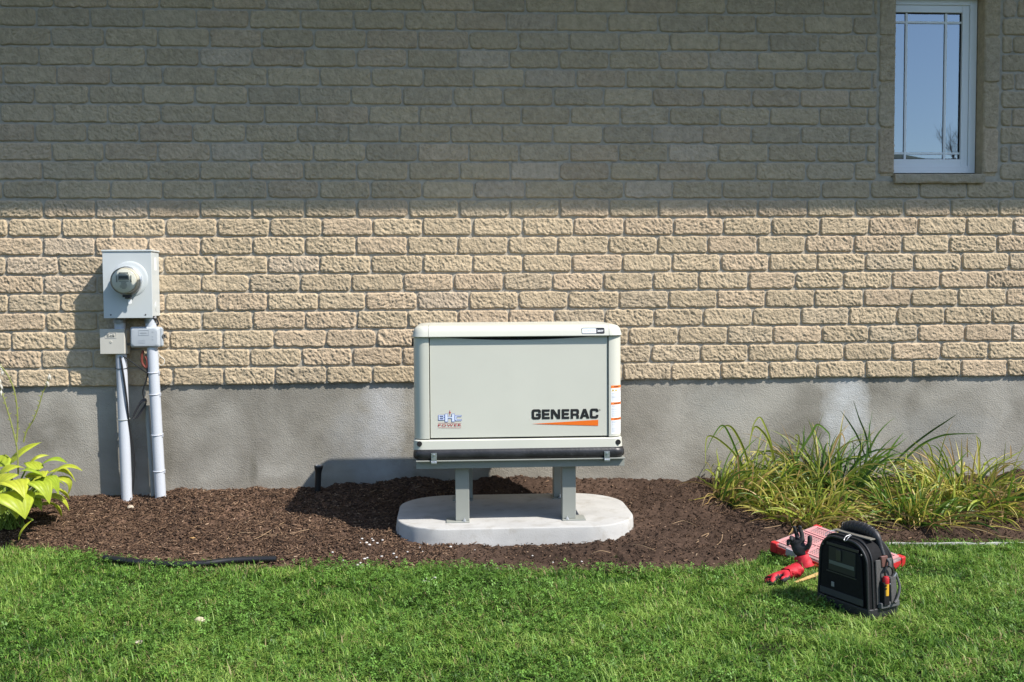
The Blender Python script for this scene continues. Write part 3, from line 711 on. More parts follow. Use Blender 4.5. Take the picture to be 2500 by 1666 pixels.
bolt = [zoom6(*p) for p in ((1147, 405), (1100, 565), (1138, 555), (1125, 700), (1196, 515), (1152, 528))]
bk.append((poly_mesh([bolt]), 2))
for yy in (1040, 1258): bk.append((poly_mesh([[zoom6(585, yy + 12), zoom6(1690, yy + 20), zoom6(1690, yy + 6), zoom6(585, yy - 2)]]), 2))
x0, z0 = zoom6(585, 1212); x1, z1 = zoom6(1690, 1088)
bk.append((text_mesh('POWER', x0, x1, z0, z1, bold=0.012, space=1.25), 2))
merge('installer_decal', [(a, b_) for a, b_ in bk], [blue_m, pale_m, red_m], gen, y=yd - 0.0002)
merge('installer_decal_fill', fr_, [blue_m, pale_m], gen, y=yd - 0.0006)
# model badge on the lid, following its slope
def badge_pt(x, z): return (x, ly0 + 0.012 * min(1, max(0, (z - zl0) / (hl * 0.72))) - 0.0022, z)
bxa, bxb, bza, bzb = gx(1203), gx(1349), gz(149), gz(110)
bd = MB(); o_ = rrect(bxa, bxb, bza, bzb, 0.008, 5); bd.rings([[(x, badge_pt(x, z)[1] + 0.004, z) for x, z in o_], [badge_pt(x, z) for x, z in o_]])
bd.build('model_badge', M('black_badge', (0.02, 0.02, 0.022), 0.35), gen, bevel=0.0008)
pad_ = lambda dy: (lambda v: (v.x, badge_pt(v.x, v.z)[1] - dy, v.z))
spl = bxa + (bxb - bxa) * 0.635
wmesh = poly_mesh([rrect(bxa + 0.0035, spl, bza + 0.0035, bzb - 0.0035, 0.004, 4)])
merge('badge_lettering', [(wmesh, 0)], [M('badge_white', (0.75, 0.8, 0.82), 0.35)], gen, fn=pad_(0.0006))
hb = bzb - bza
tm = [(text_mesh('GUARDIAN', bxa + 0.011, spl - 0.007, bza + hb * 0.38, bza + hb * 0.58, space=1.35), 0), (text_mesh('26kW', spl + 0.007, bxb - 0.007, bza + hb * 0.32, bza + hb * 0.66, bold=0.03), 1)]
merge('badge_lettering', tm, [M('grey_ink', (0.18, 0.22, 0.25), 0.5), white_m], gen, fn=pad_(0.0011))
# warning labels wrapped round the right corner post
arc0 = bx1 - br_
def wrap(x, z, off):
    s_ = x - arc0
    if s_ <= 0: return (x, by0 - off, z)
    a = s_ / br_
    return (arc0 + (br_ + off) * math.sin(a), by0 + br_ - (br_ + off) * math.cos(a), z)
lxa = gx(1392); lxb = lxa + 0.088; lza, lzb = gz(796), gz(483)
stk = MB()
def wrapped_rect(xa_, xb_, za_, zb_, off, mbx):
    k = 12; mbx.add([wrap(xa_ + (xb_ - xa_) * i_ / k, z, off) for z in (za_, zb_) for i_ in range(k + 1)], [(i_, i_ + 1, i_ + k + 2, i_ + k + 1) for i_ in range(k)])
wrapped_rect(lxa, lxb, lza, lzb, 0.0006, stk)
HL = lzb - lza
hd = [(0.945, 1.0, 'WARNING'), (0.605, 0.655, 'AVERTISSEMENT'), (0.285, 0.335, 'ADVERTENCIA')]
stk.mi = 1
for a, b_, t_ in hd: wrapped_rect(lxa, lxb, lza + HL * a, lza + HL * b_, 0.0009, stk)
stk.mi = 2
random.seed(3)
for lo_, hi_ in ((0.68, 0.85), (0.36, 0.59), (0.03, 0.27)):
    z = lo_
    while z < hi_:
        wrapped_rect(lxa + 0.004, lxa + 0.004 + random.uniform(0.045, 0.078), lza + HL * z, lza + HL * (z + 0.0045), 0.0009, stk); z += random.choice((0.0115, 0.0115, 0.02))
stk.build('warning_label', [white_m, M('warning_orange', (0.85, 0.20, 0.03), 0.5), M('pale_grey_ink', (0.33, 0.38, 0.46), 0.6)], gen, smooth=False)
for k, (a, b_, t_) in enumerate(hd):
    merge('warning_lettering', [(text_mesh(t_, lxa + 0.018, lxa + 0.018 + (0.036 if k == 0 else 0.055), lza + HL * (a + 0.012), lza + HL * (b_ - 0.012), bold=0.02), 0)], [ink_m], gen, fn=lambda v: wrap(v.x, v.z, 0.0013))
tri = []
for k in range(4):
    xc = lxa + 0.012 + k * 0.0195; zc = lza + HL * 0.905
    if k < 2: tri.append((poly_mesh([[(xc - 0.009, zc - 0.009), (xc + 0.009, zc - 0.009), (xc, zc + 0.0085)]]), 0)); tri.append((poly_mesh([[(xc - 0.0014, zc - 0.006), (xc + 0.0018, zc - 0.006), (xc + 0.001, zc + 0.003), (xc - 0.001, zc + 0.003)]]), 1))
    else: tri.append((poly_mesh([[(xc + 0.008 * math.cos(t * 0.524), zc + 0.008 * math.sin(t * 0.524)) for t in range(12)], [(xc + 0.006 * math.cos(t * 0.524), zc + 0.006 * math.sin(t * 0.524)) for t in range(12)]]), 2))
merge('warning_symbol', [t for t in tri if t[1] != 1], [M('warning_yellow', (0.85, 0.55, 0.05), 0.5), ink_m, M('symbol_red', (0.6, 0.05, 0.06), 0.5)], gen, fn=lambda v: wrap(v.x, v.z, 0.0010))
merge('warning_symbol', [t for t in tri if t[1] == 1], [M('warning_yellow'), ink_m], gen, fn=lambda v: wrap(v.x, v.z, 0.0014))

# ------------------------------------------------------------------ steel stand
fxa, fxb = gx(141), gx(1477)
fz0_, fz1_ = gz(1000), bmz0 - 0.002
std = thing('steel_stand', 'grey painted steel stand on four legs under the generator', 'stand', ((fxa + fxb) / 2, -0.8, 0.118))
fy0, fy1 = YG + 0.012, GB
fm = MB()
fm.box(fxa, fxb, fy0 - 0.031, fy0 + 0.05, fz1_ - 0.007, fz1_)            # front flange
fm.box(fxa, fxb, fy0 + 0.002, fy0 + 0.008, fz0_, fz1_ - 0.0072)         # front web
fm.box(fxa, fxb, fy1 - 0.05, fy1, fz1_ - 0.007, fz1_); fm.box(fxa, fxb, fy1 - 0.006, fy1, fz0_, fz1_ - 0.0072)
for xx in (fxa, fxb - 0.006): fm.box(xx, xx + 0.006, fy0 + 0.0085, fy1 - 0.0065, fz0_, fz1_ - 0.0072)
for xx in (fxa, fxb - 0.05): fm.box(xx, xx + 0.05, fy0 + 0.0505, fy1 - 0.0505, fz1_ - 0.007, fz1_)
fm.build('frame', stand_m, std, bevel=0.0012)
ZPAD = 0.118
LW = 0.082
def leg(xc_, yf):
    l = MB(); l.box(xc_ - LW / 2, xc_ + LW / 2, yf, yf + LW, ZPAD + 0.0075, fz1_ - 0.0075); return l.build('leg', stand_m, std, bevel=0.004)
def plate(x0_, x1_, yf, bolts):
    pl = MB(); pl.box(x0_, x1_, yf - 0.022, yf + 0.10, ZPAD, ZPAD + 0.008); po_ = pl.build('foot_plate', stand_m, std, bevel=0.0015)
    for bx_ in bolts:
        b_ = MB(); b_.lathe([(0.014, 0.0), (0.014, 0.002), (0.0085, 0.0022), (0.0085, 0.009), (0.004, 0.0092), (0.004, 0.02)], (bx_, yf - 0.011, ZPAD + 0.008), (0, 0, 1), 6); b_.build('anchor_bolt', galv_m, po_, smooth=False)
YF, YRr = -1.08, -0.455
xf1, xf2 = C2(441, 1200, YF).x, C2(1122, 1200, YF).x
xr1, xr2 = C2(468, 1150, YRr).x, C2(1063, 1150, YRr).x
leg(xf1, YF); leg(xf2, YF); leg(xr1, YRr); leg(xr2, YRr)
plate(xf1 - LW / 2 - 0.055, xf1 + LW / 2 + 0.001, YF, [xf1 + 0.012]); plate(xf2 - LW / 2 - 0.001, xf2 + LW / 2 + 0.057, YF, [xf2 - 0.012])
plate(xr1 - LW / 2 - 0.05, xr1 + LW / 2 + 0.001, YRr, [xr1]); plate(xr2 - LW / 2 - 0.01, xr2 + LW / 2 + 0.05, YRr, [xr2])
for cxx, cyy in ((260, 925), (1364, 913)):
    p = C2(cxx, cyy, YG - 0.02); cl = MB(); w_ = 0.016
    zt_, zb_ = p.z + 0.018, fz1_
    cl.prism([(YG - 0.019, zt_), (YG - 0.0225, zt_), (YG - 0.0225, zb_ - 0.004), (YG - 0.03, zb_ - 0.008), (YG - 0.03, zb_ - 0.018), (YG - 0.002, zb_ - 0.0185), (YG - 0.002, zb_ - 0.0155), (YG - 0.0265, zb_ - 0.015), (YG - 0.0265, zb_ - 0.0065), (YG - 0.019, zb_ - 0.002)], 'x', p.x - w_, p.x + w_)
    co_ = cl.build('hold_down_clip', galv_m, std, bevel=0.0006)
    sc_ = MB(); sc_.lathe([(0.0065, 0.0), (0.0055, 0.005), (0.002, 0.0055)], (p.x, YG - 0.0228, p.z + 0.006), (0, -1, 0), 10); sc_.build('screw', galv_m, co_)

# ------------------------------------------------------------------ concrete pad
pz1, pz0 = ZPAD, 0.0
a0 = P(960 + 22 / 2.613, 760 + 1360 / 2.613, -0.95).x; a1 = P(960 + 1530 / 2.613, 760 + 1340 / 2.613, -0.95).x
pyf, pyb = GZ(1254, 1289, ZPAD).y, GZ(1254, 1206, ZPAD).y
pd = MB()
def pring(o, z, jit=0.0):
    q = rrect(a0 + o, a1 - o, pyf + o, pyb - o, 0.33, 26)
    return [(x + jit * float(vnoise(x * 14, y * 14, z * 30, 5)), y + jit * float(vnoise(x * 17, y * 17, z * 30, 8)), z) for x, y in q]
pd.rings([pring(-0.012, -0.05), pring(-0.010, 0.01, 0.004), pring(-0.006, 0.035, 0.004), pring(-0.003, 0.06, 0.003), pring(0.0, ZPAD - 0.009, 0.003), pring(0.002, ZPAD - 0.003, 0.002), pring(0.006, ZPAD - 0.0006, 0.0015), pring(0.012, ZPAD)])
pd_o = pd.build('concrete_pad', pad_m, angle=50)
tag(pd_o, 'pale concrete slab with rounded ends under the generator stand', 'slab')

# ------------------------------------------------------------------ electric meter and utility boxes
def Z1(x, y, Y): return P(200 + x / 2.375, 580 + y / 2.375, Y)
MY = -0.185
mbx0, mbx1 = Z1(123, 280, MY).x, Z1(405, 280, MY).x
mz0, mz1 = Z1(260, 468, MY).z, Z1(260, 72, MY).z
met = thing('meter_box', 'grey wall mounted electricity meter box with round glass meter', 'meter box', ((mbx0 + mbx1) / 2, 0, mz0))
c_ = MB(); c_.box(mbx0, mbx1, MY + 0.006, -0.012, mz0 + 0.01, mz1 - 0.012); c_.build('enclosure', box_m, met, bevel=0.004)
c_ = MB(); c_.box(mbx0 - 0.001, mbx1 + 0.001, MY, MY + 0.006, mz0, mz1 - 0.012); c_.build('front_cover', box_m, met, bevel=0.0018)
c_ = MB(); c_.box(mbx0 - 0.006, mbx1 + 0.006, MY - 0.006, -0.01, mz1 - 0.0118, mz1); c_.build('top_cap', box_m, met, bevel=0.0025)
mc = Z1(268, 252, MY); rc = 0.098
c_ = MB(); mc2 = Z1(283, 236, MY); c_.lathe([(0.118, 0.0), (0.1175, 0.0022), (0.112, 0.005), (0.102, 0.0062)], (mc.x + 0.012, MY, mc.z + 0.012), (0, -1, 0), 56); c_.build('embossed_ring', box_m, met)
c_ = MB(); c_.lathe([(0.094, 0.006), (0.096, 0.012), (0.096, 0.03), (0.092, 0.034), (0.088, 0.034)], (mc.x, MY, mc.z), (0, -1, 0), 56); c_.build('sealing_ring', galv_m, met)
meterm = MB(); meterm.lathe([(0.086, 0.032), (0.086, 0.05), (0.084, 0.05), (0.084, 0.078)], (mc.x, MY, mc.z), (0, -1, 0), 56)
mo = meterm.build('meter', M('meter_body', (0.62, 0.60, 0.54), 0.5, var=0.06, vscale=30), met)
dlm = MB(); dlm.lathe([(0.078, 0.0785), (0.078, 0.084), (0.076, 0.0845)], (mc.x, MY, mc.z), (0, -1, 0), 48); dlm.build('dial_plate', M('dial_cream', (0.82, 0.81, 0.75), 0.5), mo)
dm_ = MB(); yq = MY - 0.0852
dm_.box(mc.x - 0.036, mc.x + 0.036, yq - 0.006, yq + 0.0006, mc.z + 0.004, mc.z + 0.042); dm_.build('display_frame', M('dial_grey', (0.30, 0.31, 0.29), 0.45), mo, bevel=0.002)
dm_ = MB(); dm_.box(mc.x - 0.030, mc.x + 0.030, yq - 0.0068, yq - 0.0061, mc.z + 0.013, mc.z + 0.031); dm_.build('display', M('dark_lcd', (0.03, 0.034, 0.03), 0.25), mo, smooth=False)
dm_ = MB()
for k in range(7):
    zz = mc.z - 0.006 - k * 0.0075; w_ = random.uniform(0.02, 0.036) * (1 - k * 0.06); dm_.box(mc.x - w_, mc.x + w_ * random.uniform(0.5, 1), yq - 0.0003, yq + 0.0003, zz, zz + 0.0028)
dm_.build('dial_print', M('dial_ink', (0.13, 0.13, 0.12), 0.6), mo, smooth=False)
dm_ = MB(); dm_.box(mc.x - 0.05, mc.x - 0.042, yq - 0.004, yq, mc.z - 0.01, mc.z + 0.035); dm_.box(mc.x + 0.043, mc.x + 0.051, yq - 0.004, yq, mc.z - 0.01, mc.z + 0.035); dm_.box(mc.x - 0.03, mc.x + 0.03, yq - 0.004, yq, mc.z + 0.048, mc.z + 0.056); dm_.build('dial_clip', M('dial_grey'), mo, bevel=0.001)
gm = bpy.data.materials.new('meter_glass'); gm.use_nodes = True; nt = gm.node_tree; N = nt.nodes; L = nt.links; N.remove(N['Principled BSDF'])
tr = N.new('ShaderNodeBsdfTransparent'); tr.inputs[0].default_value = (0.90, 0.90, 0.86, 1); go = N.new('ShaderNodeBsdfGlossy'); go.inputs['Roughness'].default_value = 0.08
fr = N.new('ShaderNodeFresnel'); fr.inputs['IOR'].default_value = 1.33; ms = N.new('ShaderNodeMixShader')
L.new(fr.outputs[0], ms.inputs[0]); L.new(tr.outputs[0], ms.inputs[1]); L.new(go.outputs[0], ms.inputs[2]); L.new(ms.outputs[0], N['Material Output'].inputs[0])
gmb = MB(); gmb.lathe([(0.089, 0.034), (0.0885, 0.07), (0.087, 0.088), (0.082, 0.099), (0.072, 0.104), (0.001, 0.1065)], (mc.x, MY, mc.z), (0, -1, 0), 56, cap0=False); gmb.build('glass_cover', gm, mo, angle=60)
c_ = MB(); c_.box(mc.x - 0.028, mc.x + 0.02, MY - 0.035, MY - 0.001, mc.z - 0.108, mc.z - 0.092); c_.box(mc.x - 0.01, mc.x + 0.03, MY - 0.045, MY - 0.02, mc.z - 0.118, mc.z - 0.1085); c_.build('ring_latch', M('dark_steel', (0.06, 0.06, 0.065), 0.4, 0.6), met, bevel=0.002)
c_ = MB(); c_.prism(rrect(mc.x + 0.006, mc.x + 0.028, mc.z - 0.155, mc.z - 0.117, 0.009, 5), 'y', MY - 0.030, MY - 0.026); c_.build('seal_tag', white_m, met, bevel=0.0008)
for xx in (mbx0 + 0.045, mbx1 - 0.045):
    c_ = MB(); c_.lathe([(0.005, 0), (0.004, 0.003)], (xx, MY, mz0 + 0.022), (0, -1, 0), 10); c_.build('cover_screw', M('dark_steel'), met)
kx = mbx1 + 0.0005
c_ = MB()
for r_ in (0.034, 0.024, 0.014): c_.lathe([(r_, 0.0), (r_ - 0.001, 0.0016 + (0.034 - r_) * 0.05), (r_ - 0.004, 0.0016 + (0.034 - r_) * 0.05)], (kx - 0.0005, -0.095, mz0 + 0.075), (1, 0, 0), 28)
c_.build('knockout', box_m, met)
c_ = MB(); c_.box(mbx1 - 0.0002, mbx1 + 0.0006, -0.115, -0.075, mz1 - 0.135, mz1 - 0.05); c_.build('side_sticker', white_m, met, smooth=False)
hx = [Z1(215, 500, -0.10), Z1(398, 490, -0.10)]
for h_ in hx:
    c_ = MB(); c_.lathe([(0.034, 0), (0.034, 0.022), (0.041, 0.023), (0.041, 0.045)], (h_.x, -0.095, mz0 + 0.011), (0, 0, -1), 20); c_.build('conduit_hub', M('dull_steel', (0.30, 0.31, 0.32), 0.45, 0.5), met)
c_ = MB(); c_.tube(smoothpath([(mbx1 - 0.02, -0.13, mz0 + 0.004), (mbx1 + 0.005, -0.12, mz0 - 0.01), (mbx1 + 0.012, -0.10, mz0 - 0.04), (mbx1 - 0.008, -0.08, mz0 - 0.055)]), 0.006, 8); c_.build('ground_clamp', M('dark_steel'), met)
c_ = MB(); tpx = Z1(377, 50, -0.06).x; c_.box(tpx - 0.01, tpx + 0.01, -0.06, -0.03, mz1 + 0.0002, mz1 + 0.014); c_.build('cap_hook', M('dark_steel'), met, bevel=0.002)

# small boxes below
BY = -0.135
x0, x1 = Z1(103, 600, BY).x, Z1(247, 600, BY).x; z0, z1 = Z1(170, 677, BY).z, Z1(170, 531, BY).z
bb = thing('junction_box', 'square beige plastic junction box with raised lettering on its cover', 'junction box', ((x0 + x1) / 2, 0, z0))
c_ = MB(); c_.box(x0 + 0.002, x1 + 0.002, BY + 0.035, -0.02, z0 - 0.004, z1 - 0.004); c_.build('back_box', bell_m, bb, bevel=0.006)
c_ = MB(); c_.prism(rrect(x0, x1, z0, z1, 0.004, 4), 'y', BY, BY + 0.0345); c_.build('cover', bell_m, bb, bevel=0.0035)
pq = lambda x, y: (P(200 + x / 2.375, 580 + y / 2.375, BY).x, P(200 + x / 2.375, 580 + y / 2.375, BY).z)
(xa_, zb_), (xb_, za_) = pq(134, 552), pq(201, 583)
c_ = MB()
for a, b_, c1, d1 in ((xa_, xb_, za_, za_ + 0.0022), (xa_, xb_, zb_ - 0.0022, zb_), (xa_, xa_ + 0.0022, za_ + 0.0022, zb_ - 0.0022), (xb_ - 0.0022, xb_, za_ + 0.0022, zb_ - 0.0022)): c_.box(a, b_, BY - 0.002, BY - 0.0001, c1, d1)
c_.build('label_border', bell_m, bb, smooth=False)
tmm = text_mesh('Bell', xa_ + 0.014, xb_ - 0.014, za_ + 0.007, zb_ - 0.006, bold=0.012)
bm = bmesh.new(); bm.from_mesh(tmm); ex_ = bmesh.ops.extrude_face_region(bm, geom=bm.faces[:]); bmesh.ops.translate(bm, vec=(0, -0.0022, 0), verts=[v for v in ex_['geom'] if isinstance(v, bmesh.types.BMVert)])
bmesh.ops.translate(bm, vec=(0, BY - 0.0002, 0), verts=bm.verts[:]); bmesh.ops.recalc_face_normals(bm, faces=bm.faces); bm.to_mesh(tmm); bm.free(); link('raised_lettering', tmm, M('bell_letter', (0.40, 0.39, 0.345), 0.5), bb)
p = Z1(169, 606, BY); c_ = MB(); c_.lathe([(0.008, 0), (0.007, 0.003), (0.004, 0.0032), (0.003, 0.0005)], (p.x, BY, p.z), (0, -1, 0), 16); c_.build('cover_screw', bell_m, bb)
c_ = MB(); c_.box(x1 + 0.0022, x1 + 0.022, BY + 0.04, BY + 0.06, z0 + 0.055, z0 + 0.072); c_.lathe([(0.006, 0), (0.005, 0.004)], (x1 + 0.014, BY + 0.04, z0 + 0.063), (0, -1, 0), 10); c_.build('hinge_lug', M('dark_lug', (0.10, 0.10, 0.095), 0.5), bb, bevel=0.001)
z_bell0 = z0; x_bell = (x0 + x1) / 2

GY2 = -0.15
x0, x1 = Z1(276, 580, GY2).x, Z1(447, 580, GY2).x; z0, z1 = Z1(360, 640, GY2).z, Z1(360, 519, GY2).z
gb = thing('cable_box', 'light grey plastic cable box with rounded cover beside the beige box', 'cable box', ((x0 + x1) / 2, 0, z0))
c_ = MB(); c_.box(x0 + 0.004, x1 + 0.008, GY2 + 0.045, -0.09, z0 + 0.003, z1 - 0.003); c_.build('back_box', greybox_m, gb, bevel=0.006)
c_ = MB(); c_.rings([[(x, y, z) for x, z in rrect(x0 + o, x1 - o, z0 + o, z1 - o, 0.016, 6)] for o, y in ((0, GY2 + 0.044), (0, GY2 + 0.018), (0.003, GY2 + 0.010), (0.012, GY2 + 0.001), (0.02, GY2))]); c_.build('cover', greybox_m, gb, angle=35)
pq2 = lambda x, y: (P(200 + x / 2.375, 580 + y / 2.375, GY2).x, P(200 + x / 2.375, 580 + y / 2.375, GY2).z)
c_ = MB(); (xa_, zb_), (xb_, za_) = pq2(328, 538), pq2(388, 568)
for a, b_, c1, d1 in ((xa_, xb_, za_, za_ + 0.0018), (xa_, xb_, zb_ - 0.0018, zb_), (xa_, xa_ + 0.0018, za_ + 0.0018, zb_ - 0.0018), (xb_ - 0.0018, xb_, za_ + 0.0018, zb_ - 0.0018)): c_.box(a, b_, GY2 - 0.0015, GY2 - 0.0001, c1, d1)
zm = (za_ + zb_) / 2; c_.prism([(xa_ + 0.008, zm), (xa_ + 0.02, zm + 0.006), (xb_ - 0.02, zm + 0.006), (xb_ - 0.008, zm), (xb_ - 0.02, zm - 0.006), (xa_ + 0.02, zm - 0.006)], 'y', GY2 - 0.0014, GY2 - 0.0001)
for xx, yy in ((410, 548), (410, 575), (410, 592)):
    a, z = pq2(xx, yy); c_.box(a - 0.005, a + 0.005, GY2 - 0.001, GY2 - 0.0001, z - 0.003, z + 0.003)
for yy in (598, 606, 614): a, z = pq2(340, yy); c_.box(a - 0.015, a + 0.03, GY2 - 0.0008, GY2 - 0.0001, z - 0.0012, z + 0.0012)
c_.build('raised_marking', M('grey_marking', (0.35, 0.38, 0.41), 0.5), gb, smooth=False)
c_ = MB()
c_.box(x1 + 0.0002, x1 + 0.014, GY2 + 0.03, GY2 + 0.06, z0 + 0.01, z1 - 0.012); c_.build('latch_strip', greybox_m, gb, bevel=0.003)
c_ = MB(); c_.lathe([(0.016, 0.0), (0.016, 0.012), (0.009, 0.0125), (0.008, 0.004)], (x1 + 0.014, GY2 + 0.045, (z0 + z1) / 2 + 0.004), (1, -0.6, 0), 16); c_.build('latch_eye', M('dark_lug'), gb)
z_gb0 = z0; x_gb = (x0 + x1) / 2

# conduits
CR = 0.036
cl_b = GZ(303, 1210, 0.088); cl_t = P(295, 866, -0.075)
yb_ = -0.16
pL0 = P(309.5, 1211, -0.085); pL1 = P(296, 872, -0.085); 
pR0 = P(392, 1211, -0.10); pR1 = P(372, 850, -0.10)
def strap(name, p0, p1, t, m_, parent, tail=True, w=0.0035):
    p = p0 + (p1 - p0) * t; s_ = MB(); ring = [(p.x + (CR + 0.002) * math.cos(a), p.y + (CR + 0.002) * math.sin(a), p.z + 0.004 * math.sin(a * 1.0)) for a in np.linspace(0, 2 * math.pi, 25)]
    s_.tube(ring, w, 6, False)
    if tail: s_.box(p.x + CR - 0.004, p.x + CR + 0.006, p.y - 0.014, p.y - 0.002, p.z - 0.016, p.z + 0.006)
    s_.build(name, m_, parent)
cdl = thing('conduit', 'left grey plastic conduit pipe running from the soil up behind the beige box', 'conduit', tuple(pL0))
c_ = MB(); c_.tube([pL0 - (pL1 - pL0) * 0.15, pL1 + (pL1 - pL0) * 0.55], CR, 28); c_.build('pipe', pvc_m, cdl)
tl = lambda y: (1211 - (580 + y / 2.375)) / (1211 - 872)
strap('cable_tie', pL0, pL1, tl(757), cable_m, cdl, False, 0.0025); strap('pipe_strap', pL0, pL1, tl(1052), pipe_m, cdl, False)
cdr = thing('conduit', 'right grey plastic conduit pipe with four straps rising to the light grey cable box', 'conduit', tuple(pR0))
c_ = MB(); c_.tube([pR0 - (pR1 - pR0) * 0.15, pR1 + (pR1 - pR0) * 0.5], CR, 28); c_.build('pipe', pvc_m, cdr)
for y in (780, 905, 1140, 1350): strap('pipe_strap', pR0, pR1, (1211 - (580 + y / 2.375)) / (1211 - 850), M('pvc_strap', (0.5, 0.52, 0.56), 0.45), cdr)
c_ = MB(); c_.tube([Z1(415, 1520, -0.045), Z1(378, 975, -0.045)], 0.016, 14)
tag(c_.build('ground_pipe', pipe_m), 'thin dull grey pipe against the foundation behind the right conduit', 'pipe')
# cables
def cable(name, pts, Y, r, label, m_=cable_m, cat='cable'):
    c_ = MB(); c_.tube(smoothpath([Z1(x, y, yy) for (x, y), yy in zip(pts, Y if isinstance(Y, list) else [Y] * len(pts))], 8), r, 8)
    return tag(c_.build(name, m_), label, cat)
cable('cable', [(222, 690), (232, 745), (248, 850), (262, 960), (272, 1070), (286, 1170), (303, 1290), (300, 1400), (286, 1500)], [-0.12, -0.126, -0.126, -0.12, -0.10, -0.085, -0.08, -0.08, -0.08], 0.0062, 'long black cable dropping down the left conduit into the soil')
cable('cable', [(238, 688), (290, 722), (340, 760), (386, 792)], [-0.11, -0.11, -0.115, -0.14], 0.004, 'short black cable slanting from the beige box across to the right conduit')
cable('cable', [(408, 655), (385, 690), (376, 740), (380, 800), (366, 850), (353, 895), (362, 940)], -0.115, 0.005, 'black cable hanging below the light grey cable box')
cable('cable', [(356, 655), (347, 690), (350, 730), (372, 755), (378, 720), (366, 690)], -0.115, 0.0085, 'short dull red cable loop below the light grey cable box', M('red_cable', (0.16, 0.035, 0.022), 0.5))
co_m = MB()
for k in range(5):
    o = k * 3.2; co_m.tube(smoothpath([Z1(x, y, -0.06 - 0.008 * k) for x, y in ((372, 935 + o), (345, 945 + o), (318, 990 + o), (298, 1035 + o * 0.7), (312, 1046 + o * 0.3), (342, 1005 + o), (366, 968 + o), (374, 940 + o))], 6), 0.0035, 6)
tag(co_m.build('cable_coil', M('dark_grey_cable', (0.03, 0.03, 0.034), 0.4)), 'coiled bundle of dark cable hanging between the two conduits', 'cable')
cable('cord_loop', [(440, 650), (448, 690), (440, 715), (455, 740), (474, 735), (478, 710), (455, 690), (440, 668)], -0.05, 0.0022, 'thin white cord loop hanging beside the right conduit', M('white_cord', (0.6, 0.6, 0.56), 0.6), 'cord')

# ------------------------------------------------------------------ bed clutter
spk = P(775, 1207, -0.12); spt = P(778, 1137, -0.12)
sp = thing('sprinkler_riser', 'black pop up sprinkler riser standing in the bed left of the generator', 'sprinkler', (spk.x, -0.12, spk.z))
c_ = MB(); L_ = (spt - spk).length; c_.lathe([(0.021, -0.08), (0.021, L_ * 0.72), (0.023, L_ * 0.80), (0.030, L_ * 0.93), (0.031, L_ - 0.004), (0.029, L_)], spk, (spt - spk), 24); c_.build('body', M('black_plastic', (0.014, 0.014, 0.015), 0.4), sp)
c_ = MB(); c_.lathe([(0.022, 0.0), (0.021, 0.003), (0.008, 0.0035)], spt + (spt - spk) * 0.002, (spt - spk), 20); c_.build('cap', M('grey_cap', (0.33, 0.33, 0.33), 0.5), sp)
def hz(x, y): p = GZ(x, y, 0.03); return (p.x, p.y, float(soil_z(p.x, p.y)) + 0.022)
c_ = MB(); c_.tube(smoothpath([GZ(255, 1362, 0.025), GZ(320, 1371, 0.025), GZ(390, 1377, 0.024), GZ(440, 1379, 0.024), GZ(500, 1376, 0.026), GZ(560, 1369, 0.03), GZ(620, 1366, 0.03), GZ(675, 1365, 0.03)], 8), 0.0175, 14)
tag(c_.build('edging_pipe', M('black_plastic')), 'black plastic edging pipe lying between the mulch and the lawn', 'edging')
c_ = MB(); pa, pb_ = GZ(2165, 1327, 0.012), GZ(2540, 1326, 0.012)
es_ = [pa + (pb_ - pa) * (k / 14) + Vector((0, 0.008 * math.sin(k * 1.3), 0.002 * math.sin(k * 2.1))) for k in range(15)]
c_.rings([[p + Vector((0, -0.0035, -0.05)), p + Vector((0, -0.0035, 0.004)), p + Vector((0, 0.0035, 0.004)), p + Vector((0, 0.0035, -0.05))] for p in es_])
tag(c_.build('edging_strip', M('pale_edging', (0.42, 0.42, 0.39), 0.8, var=0.25, vscale=20), bevel=0.003), 'thin pale garden edging strip between lawn and lilies on the right', 'edging')
def stone(name, p, sx, sy, sz, colr, label, seed, cat='stone'):
    bm = bmesh.new(); bmesh.ops.create_icosphere(bm, subdivisions=3, radius=1)
    for v in bm.verts:
        k = 1 + 0.22 * float(vnoise(v.co.x * 1.7 + seed, v.co.y * 1.7, v.co.z * 1.7, 6)) + 0.10 * float(vnoise(v.co.x * 4 + seed, v.co.y * 4, v.co.z * 4, 8))
        v.co = Vector((v.co.x * sx * k, v.co.y * sy * k, v.co.z * sz * k))
    me = bpy.data.meshes.new(name); bm.to_mesh(me); bm.free(); me.shade_smooth()
    o = link(name, me, M('stone_' + str(seed), colr, 0.85, var=0.2, vscale=30, bump=0.002, bscale=90)); o.location = p
    return tag(o, label, cat)
stone('stone', GZ(489, 1516, 0.022), 0.024, 0.018, 0.016, (0.50, 0.44, 0.30), 'pale buff stone lying in the lawn grass', 1)
p = GZ(319, 1242, 0.05); stone('stone', (p.x, p.y, float(soil_z(p.x, p.y)) + 0.01), 0.022, 0.018, 0.016, (0.45, 0.38, 0.29), 'small tan stone on the mulch below the left conduit', 2)
stone('stone', GZ(338, 1568, 0.02), 0.018, 0.012, 0.006, (0.52, 0.46, 0.33), 'small flat cream stone sunk low in the near lawn', 3)
